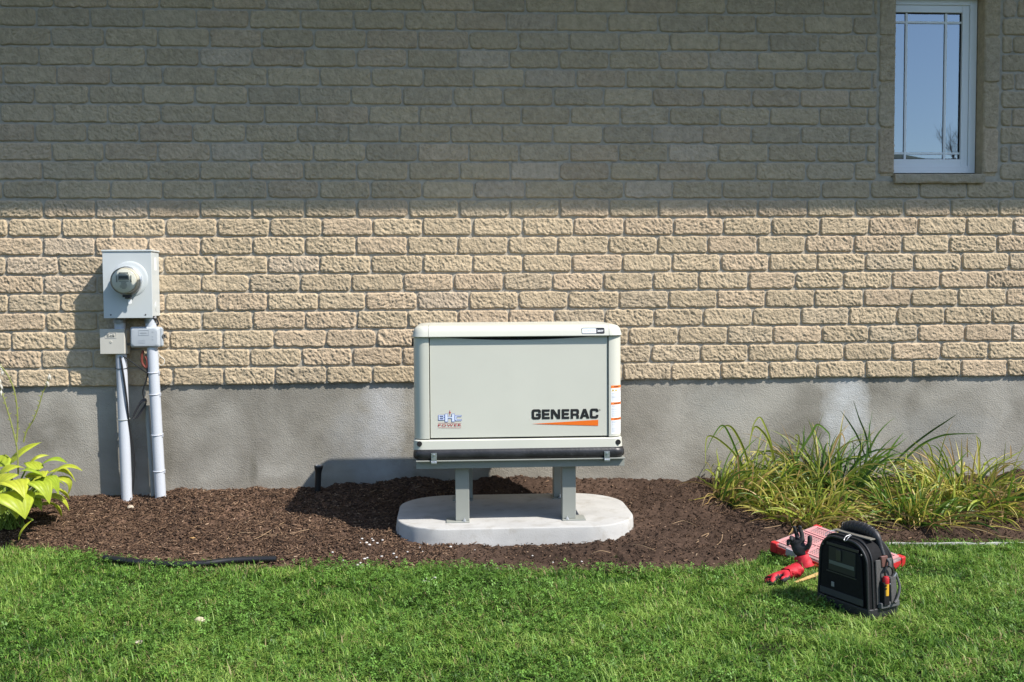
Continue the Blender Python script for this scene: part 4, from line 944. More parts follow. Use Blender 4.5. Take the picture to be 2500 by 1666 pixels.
# white pebbles scattered in front of the pad
pbm = bmesh.new(); bmesh.ops.create_icosphere(pbm, subdivisions=2, radius=1)
for v in pbm.verts: v.co *= 1 + 0.2 * float(vnoise(v.co.x * 2, v.co.y * 2, v.co.z * 2, 3))
pme = bpy.data.meshes.new('pebble'); pbm.to_mesh(pme); pbm.free(); pme.shade_smooth(); pme.materials.append(M('white_pebble', (0.52, 0.50, 0.47), 0.8, var=0.12, vscale=40))
pebpx = [(880, 1340), (884, 1333), (895, 1338), (902, 1342), (911, 1332), (921, 1335), (934, 1328), (908, 1329), (932, 1360), (897, 1362), (890, 1364), (884, 1378), (880, 1373), (898, 1377), (872, 1377), (961, 1356), (968, 1362), (1026, 1341), (1032, 1352), (995, 1349), (1040, 1410), (1052, 1412), (1046, 1418), (1062, 1408), (1036, 1416), (1300, 1360), (1160, 1350), (1215, 1385), (1100, 1342), (1350, 1372), (1420, 1370), (812, 1354), (838, 1367)]
for k, (x, y) in enumerate(pebpx):
    p = GZ(x, y, 0.02); o = bpy.data.objects.new('pebble', pme); COL.objects.link(o); s_ = random.uniform(0.0042, 0.0095)
    o.location = (p.x, p.y, max(float(soil_z(p.x, p.y)), 0.0) + 0.012); o.scale = (s_ * random.uniform(1, 1.5), s_, s_ * 0.7); o.rotation_euler = (0, 0, random.uniform(0, 6))
    tag(o, 'small white pebble scattered on the soil along the lawn edge before the concrete slab', 'pebble', 'white pebbles before the slab')
# pale dead roots on the soil
rt = MB(); rcol = M('dead_root', (0.34, 0.23, 0.13), 0.8)
def soilpath(pts, dz=0.008):
    o = []
    for x, y in pts:
        p = GZ(x, y, 0.06); p = GZ(x, y, float(soil_z(p.x, p.y)) + dz); p = GZ(x, y, float(soil_z(p.x, p.y)) + dz); o.append(p)
    return smoothpath(o, 5)
for pts in ([(545, 1328), (565, 1308), (600, 1300), (640, 1306), (690, 1306), (730, 1298), (765, 1290)], [(612, 1320), (640, 1308), (672, 1288)], [(690, 1306), (680, 1285), (695, 1275)], [(1870, 1278), (1890, 1272), (1910, 1268)], [(1865, 1290), (1905, 1283), (1912, 1276)],
            [(1700, 1325), (1722, 1312), (1730, 1302), (1712, 1310)], [(1745, 1335), (1760, 1322), (1764, 1305)], [(1545, 1330), (1570, 1333), (1600, 1345)], [(1640, 1280), (1670, 1272), (1700, 1285)], [(1440, 1355), (1465, 1345), (1490, 1350)], [(470, 1290), (500, 1280), (530, 1283)]):
    rt.tube(soilpath(pts), 0.0018, 5)
tag(rt.build('dead_roots', rcol), kind='stuff', label='pale thread like dead roots strewn over the soil', cat='roots')
# fallen leaf
c_ = MB(); p = GZ(468, 1322, 0.03); zf = float(soil_z(p.x, p.y)) + 0.014
lp = [(-0.026, 0, 0.004), (-0.01, 0.012, 0.0), (0.008, 0.009, 0.006), (0.024, 0.004, 0.002), (0.008, -0.008, 0.002), (-0.012, -0.010, 0.008)]
c_.add([(p.x + a, p.y + b_, zf + d_) for a, b_, d_ in lp] + [(p.x, p.y, zf + 0.006)], [(k, (k + 1) % 6, 6) for k in range(6)])
tag(c_.build('fallen_leaf', M('dry_leaf', (0.42, 0.25, 0.09), 0.7)), 'dry yellow brown leaf fallen on the mulch above the edging pipe', 'leaf')

# ------------------------------------------------------------------ hosta on the left
def leaf(mbx, base, tip, wid, up=Vector((0, 0, 1)), arch=0.25, fold=0.18, colr=(0.3, 0.45, 0.05), ribs=7, nu=14, nv=12, wav=0.02):
    base, tip = Vector(base), Vector(tip); ax = tip - base; L_ = ax.length; t_ = ax / L_
    sd_ = t_.cross(up); sd_ = sd_.normalized() if sd_.length > 1e-3 else Vector((1, 0, 0)); nrm = sd_.cross(t_)
    vs, cs = [], []
    ph = random.uniform(0, 6)
    for i_ in range(nu + 1):
        u_ = i_ / nu; w_ = wid / 2 * (math.sin(math.pi * min(1, u_ ** 0.62)) ** 0.85) * (1 - 0.18 * u_) * 1.08 if 0 < u_ < 1 else 0.0015
        for j_ in range(nv + 1):
            v_ = j_ / nv * 2 - 1
            h = arch * L_ * 4 * u_ * (1 - u_) + fold * abs(v_) * w_ - 0.32 * arch * L_ * u_ ** 3 - 0.25 * w_ * v_ ** 2
            h += 0.0042 * math.cos(v_ * ribs * math.pi) * math.sin(math.pi * u_) + wav * L_ * math.sin(u_ * 9 + ph + v_ * 1.5) * abs(v_) * 0.5
            vs.append(base + ax * u_ + sd_ * (v_ * w_) + nrm * h)
            sh_ = 1 + 0.16 * math.cos(v_ * ribs * math.pi)
            cs.append(tuple(np.clip(np.array(colr) * sh_ * (1.12 if abs(v_) > 0.8 else 1), 0, 1)))
    b0 = len(mbx.v); mbx.v += [tuple(v) for v in vs]; mbx.c += cs
    for i_ in range(nu):
        for j_ in range(nv):
            a = b0 + i_ * (nv + 1) + j_; mbx.f.append((a, a + 1, a + nv + 2, a + nv + 1)); mbx.m.append(0)
random.seed(21)
hx0, hy0 = -2.74, -0.70
hz0 = float(soil_z(hx0, hy0))
hos = thing('hosta', 'lime green hosta with broad ribbed leaves and withered flower stalks', 'plant', (hx0, hy0, hz0))
hl_ = MB()
def hcol(): 
    g_ = random.random(); return tuple(np.array((0.30, 0.42, 0.035)) * (1 - g_) + np.array((0.46, 0.50, 0.05)) * g_)
crown = Vector((hx0, hy0, hz0 + 0.02))
def C5(x, y, Y): return P(x / 3.135, 860 + y / 3.135, Y)
def pet(b_, m_=None):
    hl_.col = (0.22, 0.32, 0.06); s_ = crown + Vector((random.uniform(-0.07, 0.07), random.uniform(-0.06, 0.06), 0)); mid_ = (s_ + b_) / 2 + Vector((0, 0, 0.05)); hl_.tube(smoothpath([s_, mid_, b_], 4), [0.0055] * 9, 6)
EXP = [((70, 850), (318, 682), 0.125, -0.62, -0.52, 0.10), ((225, 850), (378, 785), 0.07, -0.55, -0.5, 0.15), ((320, 860), (516, 840), 0.10, -0.62, -0.60, 0.22), ((400, 930), (628, 893), 0.105, -0.75, -0.72, 0.22),
       ((350, 940), (585, 975), 0.09, -0.68, -0.66, 0.30), ((330, 950), (155, 905), 0.10, -0.95, -1.02, 0.16), ((260, 960), (345, 945), 0.11, -0.9, -1.0, 0.2), ((290, 980), (455, 1070), 0.115, -0.88, -0.93, 0.32),
       ((230, 1000), (385, 1140), 0.12, -0.95, -1.05, 0.30), ((110, 930), (-20, 1030), 0.11, -0.95, -1.05, 0.2), ((60, 1010), (190, 1100), 0.14, -1.0, -1.12, 0.28), ((40, 1070), (198, 1262), 0.20, -1.02, -1.14, 0.22),
       ((420, 960), (532, 1092), 0.10, -0.75, -0.74, 0.40), ((-20, 880), (40, 780), 0.12, -0.65, -0.55, 0.1), ((250, 1285), (135, 1442), 0.06, -1.0, -1.02, 0.12), ((0, 930), (190, 880), 0.11, -0.80, -0.72, 0.2), ((300, 900), (180, 850), 0.08, -0.7, -0.6, 0.15)]
for a, b_, w_, Ya, Yb, ar in EXP:
    pa, pb_ = C5(*a, Ya), C5(*b_, Yb); pet(pa); leaf(hl_, pa, pb_, w_ * 1.22, arch=ar, colr=hcol())
for k in range(34):
    a = random.uniform(0, 2 * math.pi) if k > 12 else random.uniform(math.pi * 0.6, math.pi * 1.7); e_ = random.uniform(0.10, 0.24); rr = random.uniform(0.10, 0.24)
    pa = crown + Vector((math.cos(a) * rr, math.sin(a) * rr, e_)); Ls = random.uniform(0.12, 0.2)
    pb_ = pa + Vector((math.cos(a) * Ls, math.sin(a) * Ls, random.uniform(-0.10, 0.03))); pet(pa); leaf(hl_, pa, pb_, random.uniform(0.08, 0.13), arch=random.uniform(0.12, 0.3), colr=hcol())
ho = hl_.build('foliage', leaf_m, hos, angle=80, col=True)
def stalk(pts, Ys, flowers, top_flower=True):
    s_ = MB(); s_.col = (0.33, 0.36, 0.10); path = smoothpath([C5(x, y, Y) for (x, y), Y in zip(pts, Ys)], 8); n_ = len(path)
    s_.tube(path, [0.0052 - 0.0028 * i_ / n_ for i_ in range(n_)], 7)
    for k in range(6, n_ - 2, 3):
        p = path[k]; a = random.uniform(0, 6.28); s_.tube([p, p + Vector((0.010 * math.cos(a), 0.010 * math.sin(a), 0.008)), p + Vector((0.016 * math.cos(a), 0.016 * math.sin(a), 0.012))], [0.0022, 0.003, 0.001], 5)
    so_ = s_.build('flower_stalk', leaf_m, hos, col=True)
    fl = MB(); fl.col = (0.62, 0.60, 0.52)
    for fp in flowers:
        c0 = C5(*fp, Ys[-1])
        for k in range(7):
            a = k * 0.9 + random.uniform(-0.2, 0.2); d_ = Vector((math.cos(a) * 0.014, math.sin(a) * 0.014, -0.036 - random.uniform(0, 0.012)))
            m_ = c0 + d_ * 0.5 + Vector((math.cos(a) * 0.004, math.sin(a) * 0.004, 0)); w_ = Vector((-math.sin(a), math.cos(a), 0)) * 0.0045
            fl.add([c0 - w_ * 0.3, c0 + w_ * 0.3, m_ + w_, m_ - w_, c0 + d_], [(0, 1, 2, 3), (3, 2, 4)])
    fl.build('withered_flower', leaf_m, so_, smooth=False, col=True)
stalk([(180, 690), (205, 600), (255, 520), (295, 420), (325, 320), (360, 240), (376, 175)], [-0.65] * 7, [(378, 165), (362, 215)])
stalk([(128, 690), (135, 560), (130, 420), (105, 280), (60, 180), (20, 120), (-10, 95)], [-0.65] * 7, [(20, 130), (5, 100)])
stalk([(140, 945), (130, 740), (90, 560), (55, 440), (25, 340), (0, 290), (-15, 230)], [-0.72] * 7, [(5, 240), (8, 285), (-5, 195)])

# ------------------------------------------------------------------ daylily clumps on the right
random.seed(5)
def ribbon(mbx, pts, w, colr, tipcol=None, flat=0.35):
    pts = [Vector(p) for p in pts]; n_ = len(pts); b0 = len(mbx.v); prev = None
    for i_, p in enumerate(pts):
        t_ = (pts[min(i_ + 1, n_ - 1)] - pts[max(i_ - 1, 0)]).normalized()
        if prev is None:
            a = random.uniform(0, 2 * math.pi) if flat < 0 else None
            sd_ = t_.cross(Vector((math.cos(a), math.sin(a), 0.2))) if a is not None else t_.cross(Vector((random.uniform(-flat, flat), -1, random.uniform(-flat, flat))))
            sd_ = sd_.normalized() if sd_.length > 1e-3 else Vector((1, 0, 0))
        else: sd_ = (prev - t_ * prev.dot(t_)).normalized()
        prev = sd_; nr = sd_.cross(t_)
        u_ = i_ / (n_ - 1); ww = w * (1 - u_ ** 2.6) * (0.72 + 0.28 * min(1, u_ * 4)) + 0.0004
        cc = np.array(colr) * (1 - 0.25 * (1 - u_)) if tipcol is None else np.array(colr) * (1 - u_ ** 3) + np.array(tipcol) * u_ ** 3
        for s_ in (-1, 0, 1):
            mbx.v.append(tuple(p + sd_ * (s_ * ww / 2) + nr * (abs(s_) * ww * 0.28))); mbx.c.append(tuple(cc))
    for i_ in range(n_ - 1):
        for j_ in range(2):
            a = b0 + i_ * 3 + j_; mbx.f.append((a, a + 1, a + 4, a + 3)); mbx.m.append(0)
GREEN, YG_, YEL, TAN, DKG = (0.125, 0.235, 0.03), (0.34, 0.40, 0.055), (0.56, 0.50, 0.11), (0.50, 0.34, 0.14), (0.05, 0.115, 0.02)
def blade_path(b_, az_, L_, el, droop, n_=12):
    p = Vector(b_); out = [p.copy()]; e_ = el
    for k in range(n_):
        st = L_ / n_; p = p + Vector((math.cos(az_) * math.cos(e_), math.sin(az_) * math.cos(e_), math.sin(e_))) * st
        e_ -= droop / n_ * (0.4 + 1.6 * k / n_)
        g_ = float(soil_z(p.x, p.y)) + 0.012
        if p.y > -0.02: p.y = -0.02
        if p.z < g_: p.z = g_ + random.uniform(0, 0.008); e_ = max(e_, -0.05)
        out.append(p.copy())
    return out
def pick(ws):
    c0 = random.choices([GREEN, YG_, YEL, TAN, DKG], ws)[0]; return tuple(np.array(c0) * random.uniform(0.75, 1.2))
def clump(cx0, cy0, rx, ry, n_, ws, lab, Lr=(0.30, 0.50), extra=(), up=0.6, lean_right=False):
    z_ = float(soil_z(cx0, cy0)); root = thing('daylily', lab, 'plant', (cx0, cy0, z_), 0, 'daylilies along the foundation')
    f_ = MB(); d_ = MB()
    for k in range(n_):
        a = random.uniform(0, 6.283); rr = math.sqrt(random.random()); bx_, by_ = cx0 + rx * rr * math.cos(a), min(cy0 + ry * rr * math.sin(a), -0.06)
        b_ = (bx_, by_, float(soil_z(bx_, by_)) - 0.01)
        az_ = a + random.gauss(0, 0.8)
        if lean_right and math.cos(az_) < -0.45: az_ = math.pi - az_
        el = R(random.uniform(54, 90)); dr = random.uniform(0.3, 2.9)
        if random.random() > up: el = R(random.uniform(15, 50)); dr = random.uniform(0.6, 1.4)
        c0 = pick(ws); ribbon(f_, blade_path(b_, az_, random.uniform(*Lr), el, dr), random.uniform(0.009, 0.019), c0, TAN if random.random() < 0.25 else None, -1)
    for k in range(int(n_ * 0.45)):
        a = random.uniform(0, 6.283); rr = math.sqrt(random.random()) * 1.15; bx_, by_ = cx0 + rx * rr * math.cos(a), min(cy0 + ry * rr * math.sin(a), -0.06)
        b_ = (bx_, by_, float(soil_z(bx_, by_)) + 0.005); az_ = random.gauss(-1.3, 0.9)
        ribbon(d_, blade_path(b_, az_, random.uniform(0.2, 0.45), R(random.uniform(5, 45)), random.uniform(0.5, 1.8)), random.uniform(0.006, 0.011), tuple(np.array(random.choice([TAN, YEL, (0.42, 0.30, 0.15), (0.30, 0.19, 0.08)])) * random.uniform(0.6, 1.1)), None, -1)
    for pts, Y, w_, c0 in extra:
        pp = smoothpath([P(1640 + x / 2.736, 960 + y / 2.736, yy) for (x, y), yy in zip(pts, Y if isinstance(Y, list) else [Y] * len(pts))], 5)
        ribbon(f_, pp, w_, c0, None, 0.3)
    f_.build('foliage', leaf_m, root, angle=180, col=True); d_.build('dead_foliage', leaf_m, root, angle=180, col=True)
YC = -0.34
exA = [([(505, 640), (440, 440), (340, 330), (250, 285), (225, 350), (230, 525)], YC, 0.014, YG_), ([(530, 640), (450, 440), (390, 290), (335, 215), (270, 300), (222, 410)], YC, 0.015, GREEN), ([(545, 620), (490, 400), (430, 270), (385, 220), (340, 228), (290, 290)], YC, 0.017, YG_),
       ([(700, 520), (650, 330), (590, 242), (548, 230), (522, 320), (515, 420)], YC, 0.016, YG_), ([(705, 560), (660, 330), (615, 205), (582, 163), (545, 215), (525, 300)], YC, 0.014, YG_), ([(583, 870), (590, 720), (606, 570)], -0.72, 0.014, YEL), ([(583, 860), (545, 770), (490, 695)], -0.72, 0.010, YG_),
       ([(790, 560), (860, 390), (930, 275), (970, 212), (1030, 250), (1055, 300), (1040, 430)], YC, 0.017, GREEN), ([(800, 560), (830, 420), (850, 300), (826, 280), (818, 330)], YC, 0.012, YG_), ([(870, 420), (880, 300), (885, 210)], YC, 0.010, GREEN),
       ([(1000, 520), (1060, 420), (1100, 320), (1130, 268), (1156, 330), (1125, 390)], YC, 0.013, TAN), ([(480, 760), (450, 560), (440, 410), (415, 540), (408, 610)], -0.6, 0.011, TAN), ([(700, 660), (800, 690), (860, 760), (905, 850)], [-0.6, -0.75, -0.85, -0.95], 0.018, YG_),
       ([(760, 620), (950, 760), (1150, 850), (1400, 975)], [-0.6, -0.8, -1.0, -1.15], 0.015, YG_), ([(820, 640), (1050, 760), (1250, 830), (1500, 960)], [-0.6, -0.8, -1.0, -1.1], 0.014, YEL), ([(900, 640), (1120, 740), (1350, 860), (1520, 935)], [-0.6, -0.8, -0.95, -1.05], 0.013, YG_), ([(1000, 550), (1100, 640), (1290, 720), (1400, 835)], [-0.5, -0.6, -0.8, -0.95], 0.016, YG_)]
exB = [([(1290, 420), (1240, 290), (1180, 190), (1125, 115)], YC, 0.012, DKG), ([(1320, 430), (1295, 280), (1250, 165), (1213, 48)], YC, 0.012, DKG), ([(1330, 420), (1322, 300), (1316, 185)], YC, 0.011, GREEN), ([(1450, 500), (1580, 370), (1720, 262), (1830, 190), (1908, 138)], [-0.35, -0.36, -0.4, -0.45, -0.5], 0.017, DKG),
       ([(1520, 480), (1660, 350), (1800, 285), (1920, 272), (2062, 272)], [-0.35, -0.4, -0.45, -0.5, -0.55], 0.015, GREEN), ([(1690, 660), (1800, 570), (1900, 470), (1992, 378)], -0.5, 0.016, GREEN), ([(1400, 600), (1440, 420), (1500, 320), (1550, 262)], YC, 0.016, GREEN), ([(1240, 620), (1340, 480), (1440, 400), (1580, 290)], YC, 0.018, GREEN),
       ([(1050, 500), (1180, 430), (1320, 430), (1420, 470)], YC, 0.013, YG_), ([(1440, 720), (1452, 600), (1440, 540)], -0.6, 0.022, YG_), ([(1700, 620), (1740, 450), (1705, 335), (1640, 400)], -0.4, 0.013, YG_), ([(1420, 700), (1560, 730), (1640, 745)], -0.6, 0.011, YEL), ([(1540, 910), (1600, 850), (1645, 765)], -0.95, 0.012, YG_),
       ([(1680, 760), (1690, 860), (1705, 960)], -0.95, 0.015, YG_), ([(1720, 720), (1670, 860), (1630, 985)], -0.95, 0.012, YG_), ([(1800, 660), (1980, 720), (2080, 800), (2110, 960)], [-0.6, -0.8, -0.95, -1.05], 0.018, GREEN), ([(1850, 640), (2000, 690), (2100, 790), (2118, 900)], [-0.6, -0.8, -0.9, -1.0], 0.016, GREEN)]
exC = [([(2045, 600), (2050, 420), (2035, 282)], YC, 0.020, YEL), ([(2045, 420), (2060, 330), (2030, 282)], YC, 0.010, YG_), ([(1975, 430), (1972, 350), (1976, 290)], YC, 0.009, TAN), ([(2265, 440), (2264, 390), (2262, 345)], YC, 0.012, TAN), ([(2120, 640), (2160, 500), (2260, 430), (2350, 380)], YC, 0.014, YG_), ([(2060, 520), (2120, 450), (2170, 440), (2150, 560)], YC, 0.010, YG_), ([(2200, 640), (2280, 520), (2350, 450)], YC, 0.014, YG_)]
clump(1.95, -0.46, 0.24, 0.24, 200, (3, 5, 2, 0.6, 0.5), 'yellowing daylily clump nearest the generator with arching leaves', extra=exA, up=0.62, lean_right=True)
clump(2.52, -0.40, 0.24, 0.22, 190, (5, 2, 0.5, 0.3, 3), 'dark green daylily clump in the middle of the lily row', Lr=(0.36, 0.62), extra=exB, up=0.75)
clump(2.20, -0.88, 0.24, 0.22, 170, (1.5, 5, 3, 1, 0.3), 'low yellow daylily clump flopping forward behind the black bag', (0.24, 0.42))
clump(2.88, -0.88, 0.28, 0.24, 210, (5, 4, 1, 0.5, 1), 'mid green daylily clump leaning over the pale edging strip', (0.25, 0.42))
clump(3.38, -0.60, 0.30, 0.34, 230, (2, 5, 3, 1.6, 0.5), 'yellow and brown daylily clump at the right end of the row', extra=exC)

# ------------------------------------------------------------------ tool bag
ang = math.atan2(-0.30, 0.136)
A_, B_ = Vector((1.702, -2.365, 0)), Vector((1.828, -2.645, 0))
bw_, bd_, bh_ = 0.308, 0.188, 0.335
cxy = (A_ + B_) / 2 + Vector((-math.sin(ang), math.cos(ang), 0)) * bd_ / 2
bag = thing('tool_bag', 'black upright tool bag with padded carry handle and side pockets on the lawn', 'bag', (cxy.x, cxy.y, 0.008), ang)
fab = M('black_bag_fabric', (0.009, 0.009, 0.010), 0.8, spec=0.2, var=0.25, vscale=60, bump=0.0008, bscale=500)
fabg = M('grey_bag_fabric', (0.085, 0.083, 0.08), 0.8, spec=0.25, var=0.15, vscale=80, bump=0.0008, bscale=500)
pipm = M('bag_piping', (0.028, 0.028, 0.03), 0.45)
rub = M('bag_rubber', (0.02, 0.02, 0.022), 0.5, bump=0.001, bscale=200)
def arch(w0, w1, h, r, z0=0.0, n_=9):
    """profile in x,z: wider foot, rounded shoulders"""
    pts = [(w0 / 2, z0)]
    for k in range(n_ + 1): a = R(90 * k / n_); pts.append((w1 / 2 - r + r * math.cos(a), h - r + r * math.sin(a)))
    for k in range(n_ + 1): a = R(90 + 90 * k / n_); pts.append((-w1 / 2 + r + r * math.cos(a), h - r + r * math.sin(a)))
    pts.append((-w0 / 2, z0)); return pts
def B(mbx, name, m_, parent=bag, **k):
    def warp(p):                            # the back slopes in towards the top
        k_ = min(1, max(0, (p[2] - 0.10) / 0.25)); k_ = k_ * k_ * (3 - 2 * k_)
        return (p[0], -bd_ / 2 + (p[1] + bd_ / 2) * (1 - 0.18 * k_) if p[1] > -bd_ / 2 else p[1], p[2])
    mbx.v = [warp(p) for p in mbx.v]
    return mbx.build(name, m_, parent, world_coords=False, **k)
def bring(y, o=0.0, dz=0.0): 
    t_ = (y + bd_ / 2) / bd_
    return [(x, y, z) for x, z in arch(bw_ - o, bw_ - 0.02 - o, bh_ - o / 2 + dz, 0.095, 0.03)]
b_ = MB(); b_.rings([bring(-bd_ / 2 + 0.006, 0.022), bring(-bd_ / 2 + 0.002, 0.008), bring(-bd_ / 2 + 0.010), bring(-0.03, 0, 0.008), bring(0.03, 0, 0.012), bring(bd_ / 2 - 0.012, 0.0, 0.004), bring(bd_ / 2, 0.02)]); B(b_, 'body', fab, angle=40)
b_ = MB(); b_.rings([[(x, y, z) for x, z in arch(bw_ - 0.05, bw_ - 0.075, bh_ - 0.022, 0.078, 0.05)] for y in (-bd_ / 2 + 0.004, -bd_ / 2 - 0.007)]); fp = B(b_, 'front_panel', fab, bevel=0.004)
for nm, y, r_, o in (('piping', -bd_ / 2 + 0.003, 0.0055, 0.006), ('zipper', -bd_ / 2 + 0.030, 0.0045, -0.005), ('piping', bd_ / 2 - 0.012, 0.0055, 0.0)):
    b_ = MB(); b_.tube([(x, y, z) for x, z in arch(bw_ - o, bw_ - 0.02 - o, bh_ - o / 2 + (0.004 if nm == 'zipper' else 0), 0.095, 0.03)], r_, 8); B(b_, nm, pipm)
b_ = MB(); b_.prism(rrect(-bw_ / 2 - 0.006, bw_ / 2 + 0.006, -bd_ / 2 - 0.004, bd_ / 2 + 0.004, 0.02), 'z', 0.0, 0.046); B(b_, 'rubber_foot', rub, bevel=0.006)
fy = -bd_ / 2 - 0.0072
lab = M('bag_label_dark', (0.013, 0.015, 0.015), 0.6)
b_ = MB(); b_.box(-0.075, 0.085, fy - 0.004, fy, 0.175, 0.285); po_ = B(b_, 'front_pocket', lab, bevel=0.002)
b_ = MB(); b_.box(-0.070, 0.080, fy - 0.006, fy - 0.0042, 0.205, 0.222); B(b_, 'reflective_band', M('reflective_grey', (0.10, 0.115, 0.115), 0.45), bevel=0.0005)
b_ = MB(); b_.box(-0.025, 0.005, fy - 0.010, fy - 0.0042, 0.229, 0.281); B(b_, 'clip', M('dark_steel'), bevel=0.002)
for q_ in ((-0.09, 0.10, 0.29, 0.303), (-0.09, 0.09, 0.165, 0.171)):
    b_ = MB(); b_.box(q_[0], q_[1], fy - 0.003, fy, q_[2], q_[3]); B(b_, 'webbing', pipm, bevel=0.001)
b_ = MB(); b_.box(-0.13, 0.13, fy - 0.003, fy, 0.055, 0.085); B(b_, 'webbing', M('bag_web', (0.035, 0.037, 0.04), 0.7), bevel=0.001)
b_ = MB(); b_.box(-0.058, -0.042, fy - 0.0035, fy, 0.10, 0.122); B(b_, 'tag', M('grey_tag', (0.25, 0.25, 0.25), 0.5), bevel=0.001)
for x, z in ((-0.115, 0.285), (0.115, 0.285)):
    b_ = MB(); b_.lathe([(0.005, 0), (0.004, 0.003)], (x, fy, z), (0, -1, 0), 12); B(b_, 'rivet', M('dull_rivet', (0.10, 0.10, 0.10), 0.4, 0.3))
# zipper pulls (bright loops)
for x, tw in ((-0.075, 0.6), (0.025, -0.15)):
    b_ = MB(); zt_ = bh_ + 0.012; yy = -bd_ / 2 + 0.030
    lo_ = [(x + (-0.006 + 0 * k), yy, zt_ + 0.006) for k in range(1)]
    pl = [(x - 0.004, yy, zt_ + 0.006), (x - 0.008 - 0.01 * tw, yy - 0.03, zt_ + 0.001), (x - 0.006 - 0.02 * tw, yy - 0.046, zt_ - 0.014), (x + 0.006 - 0.02 * tw, yy - 0.046, zt_ - 0.014), (x + 0.008 - 0.01 * tw, yy - 0.03, zt_ + 0.001), (x + 0.004, yy, zt_ + 0.006)]
    b_.tube(smoothpath(pl, 4), 0.0016, 6); B(b_, 'zipper_pull', M('pull_steel', (0.40, 0.41, 0.42), 0.35, 0.8))
# handle
hp = [(-0.112, 0.035, bh_ - 0.03), (-0.095, 0.035, bh_ + 0.008), (-0.060, 0.035, bh_ + 0.030), (0.0, 0.035, bh_ + 0.038), (0.062, 0.035, bh_ + 0.031), (0.104, 0.035, bh_ + 0.008), (0.137, 0.03, bh_ - 0.06)]
pth = smoothpath(hp, 6); n_ = len(pth)
b_ = MB(); b_.tube(pth, [0.013 + 0.015 * max(0, math.sin(math.pi * min(1, max(0, (k / (n_ - 1) - 0.12) / 0.76)))) ** 0.5 for k in range(n_)], 14); hd_ = B(b_, 'handle', rub)
b_ = MB()
for k in range(9, n_ - 9, 2):
    p = pth[k]; t_ = (pth[k + 1] - pth[k - 1]).normalized(); u_ = Vector((0, 1, 0)); w_ = t_.cross(u_)
    b_.tube([p + (u_ * math.cos(a) + w_ * math.sin(a)) * 0.0278 for a in np.linspace(0, 2 * math.pi, 17)], 0.0014, 5, False)
B(b_, 'grip_rib', pipm, hd_)
b_ = MB(); b_.box(-0.11, 0.115, -0.035, 0.005, bh_ + 0.008, bh_ + 0.0145); B(b_, 'top_strip', M('bag_khaki', (0.15, 0.14, 0.115), 0.7), bevel=0.002)
# right side: grey mesh panel, pockets, leather patch, strap and ring
sx_ = bw_ / 2
def side_panel(y0, y1, z0, z1, t_, name, m_, bev=0.004):
    b_ = MB(); f_ = lambda z: sx_ - 0.010 * (z - 0.03) / (bh_ - 0.03)
    b_.rings([[(f_(z0), y0, z0), (f_(z0), y1, z0), (f_(z1), y1, z1), (f_(z1), y0, z1)], [(f_(z0) + t_, y0 + 0.004, z0), (f_(z0) + t_, y1 - 0.004, z0), (f_(z1) + t_, y1 - 0.004, z1), (f_(z1) + t_, y0 + 0.004, z1)]])
    return B(b_, name, m_, bevel=bev)
side_panel(-0.045, bd_ / 2 - 0.018, 0.06, 0.262, 0.006, 'side_panel', fabg)
side_panel(-0.03, 0.012, 0.06, 0.165, 0.030, 'side_pocket', fab); side_panel(0.020, 0.066, 0.06, 0.185, 0.026, 'side_pocket', fabg)
side_panel(-0.04, bd_ / 2 - 0.010, 0.045, 0.072, 0.022, 'base_strap', M('bag_light_grey', (0.085, 0.088, 0.09), 0.7))
side_panel(-0.012, 0.042, 0.228, 0.278, 0.012, 'leather_patch', M('brown_leather', (0.13, 0.062, 0.05), 0.5))
b_ = MB(); b_.tube([(sx_ + 0.016, 0.02 + 0.027 * math.cos(a), 0.205 + 0.028 * math.sin(a)) for a in np.linspace(0, 2 * math.pi, 25)], 0.0045, 8, False); B(b_, 'strap_ring', M('black_ring', (0.02, 0.02, 0.02), 0.3))
b_ = MB(); b_.tube(smoothpath([(sx_ + 0.005, 0.03, 0.262), (sx_ + 0.02, 0.026, 0.25), (sx_ + 0.022, 0.018, 0.235)], 4), 0.007, 8); B(b_, 'strap', M('bag_strap', (0.09, 0.09, 0.09), 0.6))
b_ = MB(); b_.tube(smoothpath([(sx_ + 0.012, 0.066, 0.20), (sx_ + 0.028, 0.07, 0.14), (sx_ + 0.034, 0.05, 0.09), (sx_ + 0.036, 0.03, 0.07)], 5), 0.006, 8); B(b_, 'strap', M('bag_strap'))
Mb = Matrix.Translation(bag.location) @ Matrix.Rotation(ang, 4, 'Z')
def inbag(x, y, z): return Mb @ Vector((x, y, z))
mk = thing('marker', 'red and yellow capped marker standing in the side pocket of the bag', 'marker', tuple(inbag(sx_ + 0.018, -0.008, 0.105)), ang)
b_ = MB(); b_.lathe([(0.0135, 0.0), (0.0135, 0.054)], (0, 0, 0), (0, 0, 1), 18); b_.build('barrel', M('yellow_plastic', (0.65, 0.36, 0.03), 0.4), mk, world_coords=False)
b_ = MB(); b_.lathe([(0.0145, 0.0542), (0.0145, 0.078), (0.011, 0.085), (0.004, 0.087)], (0, 0, 0), (0, 0, 1), 18); b_.build('cap', M('red_plastic', (0.42, 0.02, 0.025), 0.35), mk, world_coords=False)
b_ = MB()
for z in (0.03, 0.044): b_.box(0.0, 0.012, -0.0148, -0.006, z, z + 0.006)
b_.build('mark', ink_m, mk, world_coords=False, smooth=False)
tl_ = thing('folding_tool', 'silver tool lying slanted in the rear side pocket of the bag', 'tool', tuple(inbag(sx_ + 0.014, 0.04, 0.15)), ang)
